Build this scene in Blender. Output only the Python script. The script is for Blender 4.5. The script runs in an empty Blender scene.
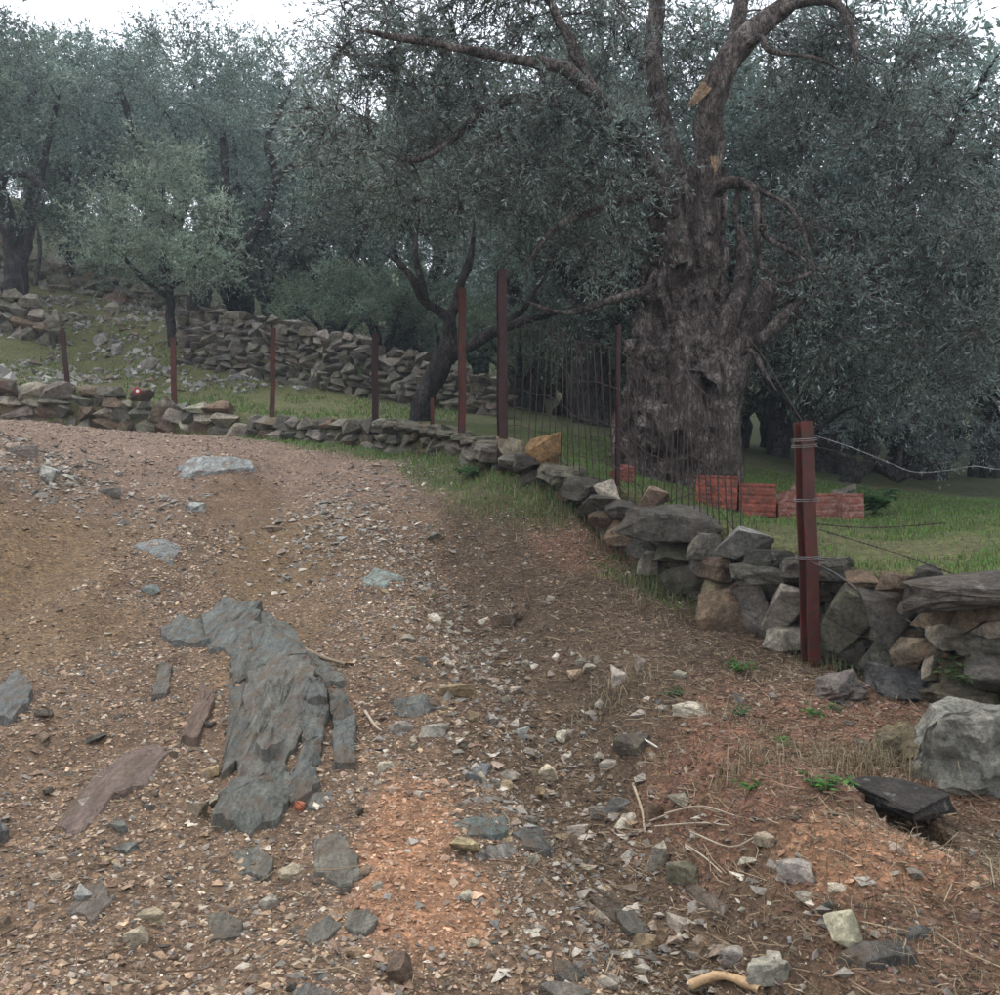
import bpy, bmesh, math, random
import numpy as np
from mathutils import Vector, Matrix, Euler

random.seed(7)
RNG = np.random.default_rng(7)
SC = bpy.context.scene
COL = SC.collection
R = math.radians

# ------------------------------------------------------------------ camera, sky, sun, exposure
F, CU, V0, CZ = 1000.0, 500.0, 440.0, 1.6      # focal length in photo pixels, principal column, eye-level row, eye height
cam_d = bpy.data.cameras.new('camera')
cam = bpy.data.objects.new('camera', cam_d); COL.objects.link(cam)
cam.location = (0, 0, CZ); cam.rotation_euler = (R(90), 0, 0)
cam_d.sensor_fit = 'HORIZONTAL'; cam_d.sensor_width = 36.0
cam_d.lens = 36.0 * F / 1000.0
cam_d.shift_y = -(497.5 - V0) / 1000.0
cam_d.clip_end = 2000; cam_d.clip_start = 0.05
SC.camera = cam

SUN_EL, SUN_AZ = R(58), R(-35)                  # high soft sun behind cloud, ahead and to the left
world = bpy.data.worlds.new('World'); SC.world = world; world.use_nodes = True
wn, wl = world.node_tree.nodes, world.node_tree.links
wn.clear()
w_out = wn.new('ShaderNodeOutputWorld'); w_bg = wn.new('ShaderNodeBackground')
w_sky = wn.new('ShaderNodeTexSky'); w_sky.sky_type = 'NISHITA'; w_sky.sun_disc = False
w_sky.sun_elevation = SUN_EL; w_sky.sun_rotation = SUN_AZ
w_sky.air_density = 1.0; w_sky.dust_density = 4.0
w_hs = wn.new('ShaderNodeHueSaturation'); w_hs.inputs['Saturation'].default_value = 0.45
w_mix = wn.new('ShaderNodeMixRGB'); w_mix.inputs['Fac'].default_value = 0.7
w_mix.inputs['Color2'].default_value = (9.8, 10.2, 11.1, 1)   # even cloud layer
wl.new(w_sky.outputs[0], w_hs.inputs['Color']); wl.new(w_hs.outputs[0], w_mix.inputs['Color1'])
wl.new(w_mix.outputs[0], w_bg.inputs['Color']); wl.new(w_bg.outputs[0], w_out.inputs['Surface'])
w_bg.inputs['Strength'].default_value = 0.11

sun_d = bpy.data.lights.new('sun', 'SUN'); sun_d.energy = 0.9; sun_d.angle = R(25); sun_d.color = (1, .97, .93)
sun = bpy.data.objects.new('sun', sun_d); COL.objects.link(sun)
sdir = Vector((math.sin(SUN_AZ) * math.cos(SUN_EL), math.cos(SUN_AZ) * math.cos(SUN_EL), math.sin(SUN_EL)))
sun.rotation_euler = sdir.to_track_quat('Z', 'Y').to_euler()
SC.view_settings.view_transform = 'Standard'; SC.view_settings.look = 'None'
SC.view_settings.gamma = 1; SC.view_settings.use_curve_mapping = False
SC.view_settings.exposure = 1.0
SC.render.engine = 'CYCLES'
SC.cycles.use_denoising = True; SC.cycles.use_adaptive_sampling = True; SC.cycles.adaptive_threshold = .02
SC.cycles.max_bounces = 5; SC.cycles.diffuse_bounces = 3; SC.cycles.transmission_bounces = 2
SC.cycles.transparent_max_bounces = 4; SC.cycles.volume_bounces = 1

# ------------------------------------------------------------------ numpy noise
def _hash(ix, iy, iz, seed):
    h = (ix.astype(np.int64) * 374761393 + iy.astype(np.int64) * 668265263 + iz.astype(np.int64) * 1442695041 + seed * 974711) & 0xffffffff
    h = ((h ^ (h >> 13)) * 1274126177) & 0xffffffff
    h = ((h ^ (h >> 16)) * 2246822519) & 0xffffffff
    return ((h ^ (h >> 15)) & 0xffff) / 65535.0 * 2 - 1
def vn(x, y, z=0.0, seed=0):
    x, y, z = np.broadcast_arrays(np.asarray(x, float), np.asarray(y, float), np.asarray(z, float))
    ix, iy, iz = np.floor(x), np.floor(y), np.floor(z)
    fx, fy, fz = x - ix, y - iy, z - iz
    s = lambda t: t * t * t * (t * (t * 6 - 15) + 10)
    a, b, c = s(fx), s(fy), s(fz)
    r = 0
    for dx in (0, 1):
        for dy in (0, 1):
            for dz in (0, 1):
                w = (a if dx else 1 - a) * (b if dy else 1 - b) * (c if dz else 1 - c)
                r = r + w * _hash(ix + dx, iy + dy, iz + dz, seed)
    return r
def fbm(x, y, z=0.0, octv=4, seed=0, gain=.5):
    r, amp, f = 0, 1.0, 1.0
    for o in range(octv):
        r = r + amp * vn(np.asarray(x) * f, np.asarray(y) * f, np.asarray(z) * f, seed + o * 17); amp *= gain; f *= 2.03
    return r
def sstep(a, b, t):
    t = np.clip((t - a) / (b - a), 0, 1); return t * t * (3 - 2 * t)

# ------------------------------------------------------------------ terrain: two smooth surfaces joined along the dry stone wall
def P(u, v, d): return ((u - CU) / F * d, d, CZ + (V0 - v) / F * d)
WALL = [(6.5, -3.0, .0, .6), (5.2, 1.0, .1, .75), (3.7, 3.4, .1, .78)]
for u, d, vb, vt in [(1150, 4.6, 730, 590), (1000, 5.3, 697, 580), (900, 5.9, 690, 578), (815, 6.6, 655, 562), (700, 7.4, 612, 533),
                     (640, 8.0, 577, 508), (560, 9.1, 500, 470), (500, 10., 468, 450), (430, 11.8, 457, 431), (370, 13., 450, 423),
                     (240, 15., 442, 414), (100, 16., 433, 394), (0, 16.5, 431, 389), (-200, 17.5, 425, 372)]:
    x, y, zb = P(u, vb, d); WALL.append((x, y, zb, P(u, vt, d)[2]))
WALL.append((-25, 21., 2.8, 4.0))
WALL = np.array(WALL)
road_c = [P(*p) for p in [(500, 995, 2.85), (0, 995, 2.85), (1000, 995, 2.95), (0, 800, 4.2), (300, 800, 4.2), (560, 800, 4.18), (700, 800, 4.15), (850, 800, 4.05),
    (650, 700, 5.35), (500, 700, 5.35), (200, 700, 5.2), (0, 700, 5.1), (780, 700, 5.3), (100, 600, 6.8), (300, 600, 6.9), (450, 600, 7.05), (560, 600, 7.2),
    (100, 520, 9), (300, 530, 8.65), (420, 545, 8.3), (520, 520, 8.7), (20, 520, 8.3), (0, 470, 9.5), (200, 470, 10.3), (400, 475, 10.4), (470, 478, 10),
    (0, 432, 10.6), (60, 440, 10.8), (100, 430, 12), (250, 440, 12.8), (400, 457, 12.0), (1000, 800, 4.4), (900, 880, 3.55), (-200, 600, 6.5), (-300, 450, 9.5)]]
road_c += [(-8, 3, .35), (-9, 8, 1.5), (7, 3, .1), (0, -4, -.4), (-8, -4, -.2), (7, -4, -.2), (-14, 12, 2.2)] + [(w[0], w[1], w[2]) for w in WALL]
field_c = [P(*p) for p in [(1000, 530, 7.5), (900, 522, 9), (760, 520, 9), (680, 482, 10.6), (860, 510, 10), (1000, 503, 12), (900, 487, 15), (560, 440, 12), (480, 425, 14), (425, 418, 13.2),
    (300, 412, 16.5), (180, 400, 17.5), (70, 384, 17.5), (100, 368, 20), (0, 352, 19.5), (0, 282, 25), (180, 335, 21), (300, 352, 21), (420, 398, 19), (500, 412, 18), (620, 430, 17), (200, 312, 26), (350, 350, 27), (420, 385, 25),
    (800, 455, 22), (1000, 455, 25), (620, 420, 28), (-200, 300, 22), (1400, 470, 16), (1500, 520, 8)]]
field_c += [(-20, 40, 11), (0, 42, 5.5), (15, 42, 2.6), (32, 42, 2.2), (-42, 40, 16), (-35, 22, 8.), (30, 10, 1.0), (12, -4, .6), (30, -10, .6)] + [(w[0], w[1], w[3]) for w in WALL]
class TPS:
    def __init__(s, pts, lam):
        p = np.array(pts); s.p = p[:, :2]; n = len(p)
        K = s.k(np.linalg.norm(s.p[:, None] - s.p[None], axis=2)) + lam * np.eye(n)
        Q = np.c_[np.ones(n), s.p]; A = np.zeros((n + 3, n + 3)); A[:n, :n] = K; A[:n, n:] = Q; A[n:, :n] = Q.T
        s.w = np.linalg.solve(A, np.r_[p[:, 2], 0, 0, 0]); s.n = n
    def k(s, r): return r * r * np.log(r + 1e-9)
    def __call__(s, x, y):
        r = s.w[s.n] + s.w[s.n + 1] * x + s.w[s.n + 2] * y
        for i in range(s.n): r = r + s.w[i] * s.k(np.hypot(x - s.p[i, 0], y - s.p[i, 1]))
        return r
ROAD, FIELD = TPS(road_c, .02), TPS(field_c, .05)
def wall_side(x, y):
    """signed distance to the wall face line, + behind the wall"""
    best = np.full(np.shape(x), 1e9); sg = np.zeros(np.shape(x))
    for a, b in zip(WALL[:-1], WALL[1:]):
        dx, dy = b[0] - a[0], b[1] - a[1]; L2 = dx * dx + dy * dy
        t = np.clip(((x - a[0]) * dx + (y - a[1]) * dy) / L2, 0, 1)
        ex, ey = x - a[0] - t * dx, y - a[1] - t * dy; dd = np.hypot(ex, ey)
        c = dx * ey - dy * ex; m = dd < best
        best = np.where(m, dd, best); sg = np.where(m, np.where(c < 0, 1., -1.), sg)
    return best * sg
HOLE = (1.615, 3.98)
def Hs(x, y):
    x = np.asarray(x, float); y = np.asarray(y, float)
    r = np.hypot(x, y); k = np.where(r > 48, 48 / np.maximum(r, 1e-6), 1.0); X, Y = x * k, y * k
    s = wall_side(X, Y)
    far = s > 6
    z = ROAD(X, Y) * (1 - sstep(.02, .24, s)) + FIELD(X, Y) * sstep(.02, .24, s)
    ang = np.arctan2(X, np.maximum(Y, 1e-3))
    slope = .20 - .10 * sstep(-.3, .5, ang)
    return z + np.clip(r - 48, 0, 130) * slope * (Y > -10)
def H(x, y, fine=True):
    x = np.asarray(x, float); y = np.asarray(y, float)
    z = Hs(x, y)
    r = np.hypot(x, y); f = np.exp(-r / 14)
    z = z + .08 * f * fbm(x * .9, y * .9, 0, 3, 3)
    rx = (x + 5.0) * .45 + (y - 9.9) * .9; ry = (x + 5.0) * .9 - (y - 9.9) * .45      # stony ridge at the left of the track
    z = z + .16 * np.exp(-(rx / .45) ** 2 - (ry / 1.3) ** 2)
    z = z + .08 * np.exp(-(((x + 2.7 + .16 * (y - 8)) / .35) ** 2)) * sstep(6, 8, y) * (1 - sstep(10, 12, y)) - .12 * np.exp(-(((x + 1.75 + .2 * (y - 8)) / .4) ** 2)) * sstep(5.5, 7.5, y) * (1 - sstep(10, 12, y))
    # loose scour lines running down the track
    z = z + .055 * f * fbm(x * 2.6 + y * .5, y * .8, 0, 3, 9) * (wall_side(x, y) < 0)
    # the washed-out channel along the bank
    cx = np.interp(y, [2.5, 3.3, 4.0, 5.3, 6.6, 8.0, 9.5], [.95, .62, .42, .25, .0, -.42, -.95])
    z = z - .22 * np.exp(-((x - cx) / .30) ** 2) * sstep(2., 3.2, y) * (1 - sstep(8, 10, y)) + .09 * np.exp(-((x - cx + .75) / .4) ** 2) * sstep(4, 5.2, y) * (1 - sstep(8, 10, y)) + .13 * np.exp(-((x - cx - .75) / .35) ** 2) * sstep(2.6, 3.6, y) * (1 - sstep(7, 8.5, y))
    z = z + .42 * (1 - sstep(-4.9, -3.2, x)) * sstep(4.6, 6.2, y) * (1 - sstep(8.2, 9.6, y))      # earth bank at the left edge
    # burrow under the boulder
    q = ((x - HOLE[0]) / .19) ** 2 + ((y - HOLE[1]) / .23) ** 2
    z = z - .75 * (1 - sstep(.65, 1.05, q))
    if fine:
        z = z + f * (.016 * fbm(x * 7, y * 7, 0, 3, 21) + .007 * np.abs(fbm(x * 24, y * 24, 0, 2, 33)))
    return z
def h1(x, y, fine=True): return float(H(np.array([x]), np.array([y]), fine)[0])
_D = np.geomspace(1.9, 60, 500)
def G(u, v):
    """where the line of sight through a photo pixel first meets the ground"""
    zz = CZ + (V0 - v) / F * _D - H((u - CU) / F * _D, _D, False)
    i = int(np.argmax(zz < 0))
    if zz[i] >= 0: return P(u, v, 50)
    t = zz[i - 1] / (zz[i - 1] - zz[i]); d = _D[i - 1] + t * (_D[i] - _D[i - 1])
    x = (u - CU) / F * d
    return (x, d, h1(x, d, False))

# ------------------------------------------------------------------ mesh helpers
def mesh_np(name, verts, faces, cols=None, smooth=False):
    me = bpy.data.meshes.new(name); v = np.ascontiguousarray(verts, np.float32); f = np.ascontiguousarray(faces, np.int32)
    k = f.shape[1]
    me.vertices.add(len(v)); me.vertices.foreach_set('co', v.ravel())
    me.loops.add(f.size); me.loops.foreach_set('vertex_index', f.ravel())
    me.polygons.add(len(f)); me.polygons.foreach_set('loop_start', np.arange(0, f.size, k, dtype=np.int32))
    me.polygons.foreach_set('use_smooth', np.full(len(f), smooth, bool))
    me.update(calc_edges=True)
    if cols is not None:
        a = me.attributes.new('Col', 'FLOAT_COLOR', 'POINT'); c = np.ones((len(v), 4), np.float32); c[:, :3] = cols
        a.data.foreach_set('color', c.ravel())
    return me
def obj(name, me, mat=None, parent=None, loc=(0, 0, 0), rot=(0, 0, 0), scale=(1, 1, 1), color=None):
    o = bpy.data.objects.new(name, me); COL.objects.link(o)
    if mat is not None and me is not None and len(me.materials) == 0: me.materials.append(mat)
    o.location = loc; o.rotation_euler = rot; o.scale = scale
    if parent is not None: o.parent = parent
    if color is not None: o.color = (*color, 1)
    return o
def tag(o, label=None, cat=None, group=None, kind=None):
    if label: o['label'] = label
    if cat: o['category'] = cat
    if group: o['group'] = group
    if kind: o['kind'] = kind
    return o
def empty(name, loc, label, cat, group=None):
    e = bpy.data.objects.new(name, None); COL.objects.link(e); e.location = loc; e.empty_display_size = .2
    return tag(e, label, cat, group, 'thing')
def part(name, me, mat, root, color=None):
    """a part whose mesh is in world coordinates, hung under a root that stands at its base"""
    o = obj(name, me, mat, root, color=color); o.location = -Vector(root.location); return o

def catmull(pts, step):
    p = np.array(pts, float)
    if len(p) == 2: q = p
    q = np.vstack([2 * p[0] - p[1], p, 2 * p[-1] - p[-2]]); out = []
    for i in range(1, len(q) - 2):
        n = max(2, int(np.linalg.norm(q[i + 1, :3] - q[i, :3]) / step)); t = np.linspace(0, 1, n, endpoint=False)[:, None]
        out.append(.5 * (2 * q[i] + (q[i + 1] - q[i - 1]) * t + (2 * q[i - 1] - 5 * q[i] + 4 * q[i + 1] - q[i + 2]) * t ** 2 + (3 * q[i] - q[i - 1] - 3 * q[i + 1] + q[i + 2]) * t ** 3))
    return np.vstack(out + [p[-1:]])
class Geo:
    def __init__(s): s.v, s.f, s.n = [], [], 0
    def add(s, v, f): s.v.append(np.asarray(v, float)); s.f.append(np.asarray(f, int) + s.n); s.n += len(v)
    def tube(s, path, rad, seg=8, rough=0., seed=0, freq=6.0, cap=True):
        p = np.asarray(path, float); n = len(p)
        t = np.gradient(p, axis=0); t /= np.linalg.norm(t, axis=1)[:, None] + 1e-9
        ref = np.array([0, 0, 1.]) if abs(t[0, 2]) < .9 else np.array([1., 0, 0])
        N = np.zeros_like(p); b = ref
        for i in range(n):
            b = b - t[i] * (b @ t[i]); b /= np.linalg.norm(b) + 1e-9; N[i] = b
        B = np.cross(t, N); a = np.linspace(0, 2 * np.pi, seg, endpoint=False)
        rr = np.broadcast_to(np.asarray(rad, float), (n,))[:, None] * np.ones(seg)
        d = np.cos(a)[None, :, None] * N[:, None] + np.sin(a)[None, :, None] * B[:, None]
        if rough:
            q = p[:, None] + d * rr[..., None]
            rr = rr * (1 + rough * fbm(q[..., 0] * freq, q[..., 1] * freq, q[..., 2] * freq * .55, 3, seed))
        v = (p[:, None] + d * rr[..., None]).reshape(-1, 3)
        i, j = np.meshgrid(np.arange(n - 1), np.arange(seg), indexing='ij'); j2 = (j + 1) % seg
        f = np.stack([i * seg + j, i * seg + j2, (i + 1) * seg + j2, (i + 1) * seg + j], -1).reshape(-1, 4)
        s.add(v, f)
    def mesh(s, name, smooth=True): return mesh_np(name, np.vstack(s.v), np.vstack(s.f), smooth=smooth)

# ------------------------------------------------------------------ materials
def new_mat(name):
    m = bpy.data.materials.new(name); m.use_nodes = True; nt = m.node_tree; nt.nodes.clear()
    o = nt.nodes.new('ShaderNodeOutputMaterial'); b = nt.nodes.new('ShaderNodeBsdfPrincipled'); nt.links.new(b.outputs[0], o.inputs[0])
    b.inputs['Specular IOR Level'].default_value = .25
    return m, nt, b, o
def node(nt, t, **kw):
    n = nt.nodes.new(t)
    for k, v in kw.items():
        if k in n.inputs: n.inputs[k].default_value = v
        else: setattr(n, k, v)
    return n
def noise(nt, vec, scale, detail=4, rough=.55):
    n = node(nt, 'ShaderNodeTexNoise', Scale=scale, Detail=detail, Roughness=rough)
    if vec is not None: nt.links.new(vec, n.inputs['Vector'])
    return n.outputs['Fac']
def ramp(nt, fac, stops):
    r = nt.nodes.new('ShaderNodeValToRGB'); e = r.color_ramp.elements
    e[0].position, e[0].color = stops[0][0], (*stops[0][1], 1); e[1].position, e[1].color = stops[-1][0], (*stops[-1][1], 1)
    for p, c in stops[1:-1]: k = e.new(p); k.color = (*c, 1)
    nt.links.new(fac, r.inputs[0]); return r.outputs[0]
def mixc(nt, a, b, fac=.5, mode='MIX'):
    n = nt.nodes.new('ShaderNodeMixRGB'); n.blend_type = mode
    for s, k in ((a, 'Color1'), (b, 'Color2'), (fac, 'Fac')):
        if isinstance(s, (int, float)): n.inputs[k].default_value = s
        elif isinstance(s, tuple): n.inputs[k].default_value = (*s, 1)
        else: nt.links.new(s, n.inputs[k])
    return n.outputs[0]
def bump(nt, b, hgt, strength=.5, dist=.02, prev=None):
    n = node(nt, 'ShaderNodeBump', Strength=strength, Distance=dist); nt.links.new(hgt, n.inputs['Height'])
    if prev is not None: nt.links.new(prev, n.inputs['Normal'])
    nt.links.new(n.outputs[0], b.inputs['Normal']); return n.outputs[0]
def wpos(nt): return nt.nodes.new('ShaderNodeNewGeometry').outputs['Position']

def m_ground():
    m, nt, b, o = new_mat('earth'); p = wpos(nt)
    at = node(nt, 'ShaderNodeAttribute', attribute_name='Col').outputs['Color']
    v = node(nt, 'ShaderNodeTexVoronoi', Scale=42.0); nt.links.new(p, v.inputs['Vector'])
    v2 = node(nt, 'ShaderNodeTexVoronoi', Scale=95.0); nt.links.new(p, v2.inputs['Vector'])
    chip = ramp(nt, node_sep(nt, v.outputs['Color']), [(0, (.55, .52, .5)), (.5, (.95, .93, .9)), (.85, (1.15, 1.1, 1.05)), (1, (1.7, 1.65, 1.55))])
    chip2 = ramp(nt, node_sep(nt, v2.outputs['Color']), [(0, (.6, .58, .56)), (.6, (1., 1., 1.)), (1, (1.5, 1.42, 1.3))])
    c = mixc(nt, at, chip, .8, 'MULTIPLY'); c = mixc(nt, c, chip2, .8, 'MULTIPLY')
    n1 = ramp(nt, noise(nt, p, 3.0, 6, .65), [(.3, (.72, .7, .68)), (.7, (1.25, 1.22, 1.2))])
    c = mixc(nt, c, n1, .8, 'MULTIPLY')
    nt.links.new(c, b.inputs['Base Color']); b.inputs['Roughness'].default_value = .9
    s = bump(nt, b, v.outputs['Distance'], .55, .012); s = bump(nt, b, v2.outputs['Distance'], .5, .006, s)
    bump(nt, b, noise(nt, p, 160, 3, .7), .45, .006, s); return m
def node_sep(nt, c):
    n = nt.nodes.new('ShaderNodeSeparateColor'); nt.links.new(c, n.inputs[0]); return n.outputs[0]
def m_col(name, rough=.85, grain=70, bstr=.4, bd=.004, var=.35):
    """colour carried by the pieces themselves, with grain"""
    m, nt, b, o = new_mat(name); p = wpos(nt)
    at = node(nt, 'ShaderNodeAttribute', attribute_name='Col').outputs['Color']
    n1 = ramp(nt, noise(nt, p, grain, 5, .65), [(.3, (1 - var,) * 3), (.72, (1 + var,) * 3)])
    nt.links.new(mixc(nt, at, n1, 1., 'MULTIPLY'), b.inputs['Base Color']); b.inputs['Roughness'].default_value = rough
    bump(nt, b, noise(nt, p, grain * 1.7, 4, .7), bstr, bd); return m
def m_stone():
    m, nt, b, o = new_mat('stone'); tc = nt.nodes.new('ShaderNodeTexCoord'); p = wpos(nt)
    oi = nt.nodes.new('ShaderNodeObjectInfo')
    n1 = ramp(nt, noise(nt, p, 8, 9, .76), [(.34, (.4, .39, .38)), (.5, (.95, .95, .95)), (.66, (1.7, 1.66, 1.58))])
    n2 = ramp(nt, noise(nt, p, 42, 7, .78), [(.32, (.45, .45, .45)), (.68, (1.55, 1.55, 1.5))])
    c = mixc(nt, oi.outputs['Color'], n1, .85, 'MULTIPLY'); c = mixc(nt, c, n2, .85, 'MULTIPLY')
    # lichen bloom and brown earth staining
    li = ramp(nt, noise(nt, p, 11, 7, .72), [(.58, (0, 0, 0)), (.68, (1, 1, 1))])
    c = mixc(nt, c, (.36, .36, .33), mixc(nt, li, (.6, .6, .6), 1., 'MULTIPLY'))
    bl = ramp(nt, noise(nt, p, 17, 8, .75), [(.54, (1, 1, 1)), (.66, (.3, .3, .3))]); c = mixc(nt, c, bl, .8, 'MULTIPLY')
    br = ramp(nt, noise(nt, p, 4.3, 5, .6), [(.5, (0, 0, 0)), (.7, (1, 1, 1))])
    c = mixc(nt, c, (.12, .085, .055), mixc(nt, br, (.45, .45, .45), 1., 'MULTIPLY'))
    nt.links.new(c, b.inputs['Base Color']); b.inputs['Roughness'].default_value = .82
    w = node(nt, 'ShaderNodeMapping'); w.inputs['Scale'].default_value = (1, 1, 3.5); w.inputs['Rotation'].default_value = (.4, .3, 0)
    nt.links.new(p, w.inputs['Vector'])
    s = bump(nt, b, noise(nt, w.outputs[0], 11, 9, .75), 1., .08); bump(nt, b, noise(nt, p, 80, 5, .75), .8, .012, s); return m
def m_slate():
    m, nt, b, o = new_mat('slate'); p = wpos(nt); oi = nt.nodes.new('ShaderNodeObjectInfo')
    w = node(nt, 'ShaderNodeMapping'); w.inputs['Scale'].default_value = (5.5, .9, 2.); w.inputs['Rotation'].default_value = (0, 0, -.18); nt.links.new(p, w.inputs['Vector'])
    st = noise(nt, w.outputs[0], 5, 9, .7)
    c = mixc(nt, mixc(nt, oi.outputs['Color'], (1.18, 1.1, .98), 1., 'MULTIPLY'), ramp(nt, st, [(.32, (.45, .43, .4)), (.5, (1, 1, 1)), (.68, (1.6, 1.58, 1.5))]), .9, 'MULTIPLY')
    c = mixc(nt, c, ramp(nt, noise(nt, p, 45, 6, .75), [(.32, (.6, .6, .6)), (.68, (1.4, 1.4, 1.38))]), .85, 'MULTIPLY')
    br = ramp(nt, noise(nt, p, 9, 7, .7), [(.48, (0, 0, 0)), (.6, (1, 1, 1))]); c = mixc(nt, c, (.14, .10, .066), mixc(nt, br, (.75, .75, .75), 1., 'MULTIPLY'))
    v = node(nt, 'ShaderNodeTexVoronoi', Scale=3.2, feature='DISTANCE_TO_EDGE'); d = node(nt, 'ShaderNodeVectorMath', operation='ADD'); nz = node(nt, 'ShaderNodeTexNoise', Scale=6.0, Detail=5.0); nt.links.new(p, nz.inputs['Vector']); nt.links.new(w.outputs[0], d.inputs[0]); nt.links.new(nz.outputs['Color'], d.inputs[1]); nt.links.new(d.outputs[0], v.inputs['Vector'])
    ck = ramp(nt, v.outputs['Distance'], [(0, (.2, .17, .14)), (.035, (1, 1, 1))]); c = mixc(nt, c, ck, .4, 'MULTIPLY')
    nt.links.new(c, b.inputs['Base Color']); b.inputs['Roughness'].default_value = .75
    s_ = bump(nt, b, ck, .4, .012); s_ = bump(nt, b, st, 1., .05, s_); bump(nt, b, noise(nt, p, 110, 4, .7), .6, .006, s_); return m
def m_bark(name, c1, c2, c3):
    m, nt, b, o = new_mat(name); p = wpos(nt)
    w = node(nt, 'ShaderNodeMapping'); w.inputs['Scale'].default_value = (1, 1, .5); w.inputs['Rotation'].default_value = (0, .12, 0)
    nt.links.new(p, w.inputs['Vector'])
    a = noise(nt, w.outputs[0], 7, 9, .72); v = node(nt, 'ShaderNodeTexVoronoi', Scale=9.0, feature='DISTANCE_TO_EDGE')
    d = node(nt, 'ShaderNodeVectorMath', operation='ADD'); nz = node(nt, 'ShaderNodeTexNoise', Scale=5.0); nt.links.new(w.outputs[0], nz.inputs['Vector'])
    nt.links.new(w.outputs[0], d.inputs[0]); nt.links.new(nz.outputs['Color'], d.inputs[1]); nt.links.new(d.outputs[0], v.inputs['Vector'])
    c = ramp(nt, a, [(.32, c1), (.5, c2), (.68, c3)])
    k = ramp(nt, v.outputs['Distance'], [(0, (.12, .11, .1)), (.1, (.85, .85, .85)), (.3, (1.1, 1.1, 1.1))])
    c = mixc(nt, c, k, .85, 'MULTIPLY')
    c = mixc(nt, c, ramp(nt, noise(nt, p, 45, 4, .7), [(.3, (.7, .7, .7)), (.7, (1.25, 1.25, 1.25))]), .8, 'MULTIPLY')
    nt.links.new(c, b.inputs['Base Color']); b.inputs['Roughness'].default_value = .9
    s = bump(nt, b, v.outputs['Distance'], 1., .05); s = bump(nt, b, a, 1., .09, s); bump(nt, b, noise(nt, p, 60, 4, .7), .5, .008, s); return m
def m_leaf(name, rough=.55):
    m, nt, b, o = new_mat(name)
    at = node(nt, 'ShaderNodeAttribute', attribute_name='Col').outputs['Color']
    oi = nt.nodes.new('ShaderNodeObjectInfo'); geo = nt.nodes.new('ShaderNodeNewGeometry')
    c = mixc(nt, at, oi.outputs['Color'], 1., 'MULTIPLY')
    c = mixc(nt, c, mixc(nt, c, (1.5, 1.6, 1.75), 1., 'MULTIPLY'), geo.outputs['Backfacing'])     # pale underside of olive leaves
    nt.links.new(c, b.inputs['Base Color']); b.inputs['Roughness'].default_value = rough
    t = nt.nodes.new('ShaderNodeBsdfTranslucent'); nt.links.new(c, t.inputs['Color'])
    mx = nt.nodes.new('ShaderNodeMixShader'); mx.inputs[0].default_value = .4
    nt.links.new(b.outputs[0], mx.inputs[1]); nt.links.new(t.outputs[0], mx.inputs[2]); nt.links.new(mx.outputs[0], o.inputs[0]); return m
def m_paint(name, base, worn, metal=0., rough=.6, thr=.55):
    m, nt, b, o = new_mat(name); p = wpos(nt)
    k = ramp(nt, noise(nt, p, 22, 7, .7), [(thr - .08, (0, 0, 0)), (thr + .08, (1, 1, 1))])
    c = mixc(nt, base, worn, k); c = mixc(nt, c, ramp(nt, noise(nt, p, 7, 5, .6), [(.3, (.6, .6, .6)), (.7, (1.3, 1.3, 1.3))]), .8, 'MULTIPLY')
    nt.links.new(c, b.inputs['Base Color']); b.inputs['Roughness'].default_value = rough; b.inputs['Metallic'].default_value = metal
    bump(nt, b, noise(nt, p, 80, 5, .7), .5, .004); return m
M = dict(ground=m_ground(), chip=m_col('gravel_chips'), litter=m_col('dry_litter', var=.25), stone=m_stone(), slate=m_slate(),
         bark=m_bark('olive_bark', (.02, .0155, .0135), (.14, .11, .095), (.40, .345, .305)),
         bark_dark=m_bark('dark_bark', (.014, .013, .012), (.055, .048, .044), (.13, .115, .105)),
         leaf=m_leaf('olive_leaves'), grass=m_leaf('grass_blades', .6),
         post=m_paint('red_post_paint', (.105, .02, .017), (.06, .03, .02), thr=.48), darkpost=m_paint('dark_rust', (.045, .016, .014), (.02, .013, .012)),
         brick=m_paint('terracotta', (.235, .065, .042), (.10, .045, .035), rough=.9, thr=.51), palebrick=m_paint('worn_terracotta', (.19, .07, .05), (.24, .16, .13), rough=.9),
         wire=m_paint('rusty_wire', (.05, .033, .026), (.03, .022, .018), .0, .75), zinc=m_paint('galvanised_wire', (.2, .2, .195), (.11, .09, .075), .3, .6),
         splinter=m_paint('fresh_split_wood', (.31, .215, .13), (.15, .09, .05), rough=.85, thr=.48), redmark=m_paint('red_mark_paint', (.34, .03, .02), (.4, .04, .03), thr=.7), whitemark=m_paint('white_mark_paint', (.8, .8, .78), (.6, .6, .58), thr=.7))

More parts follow.
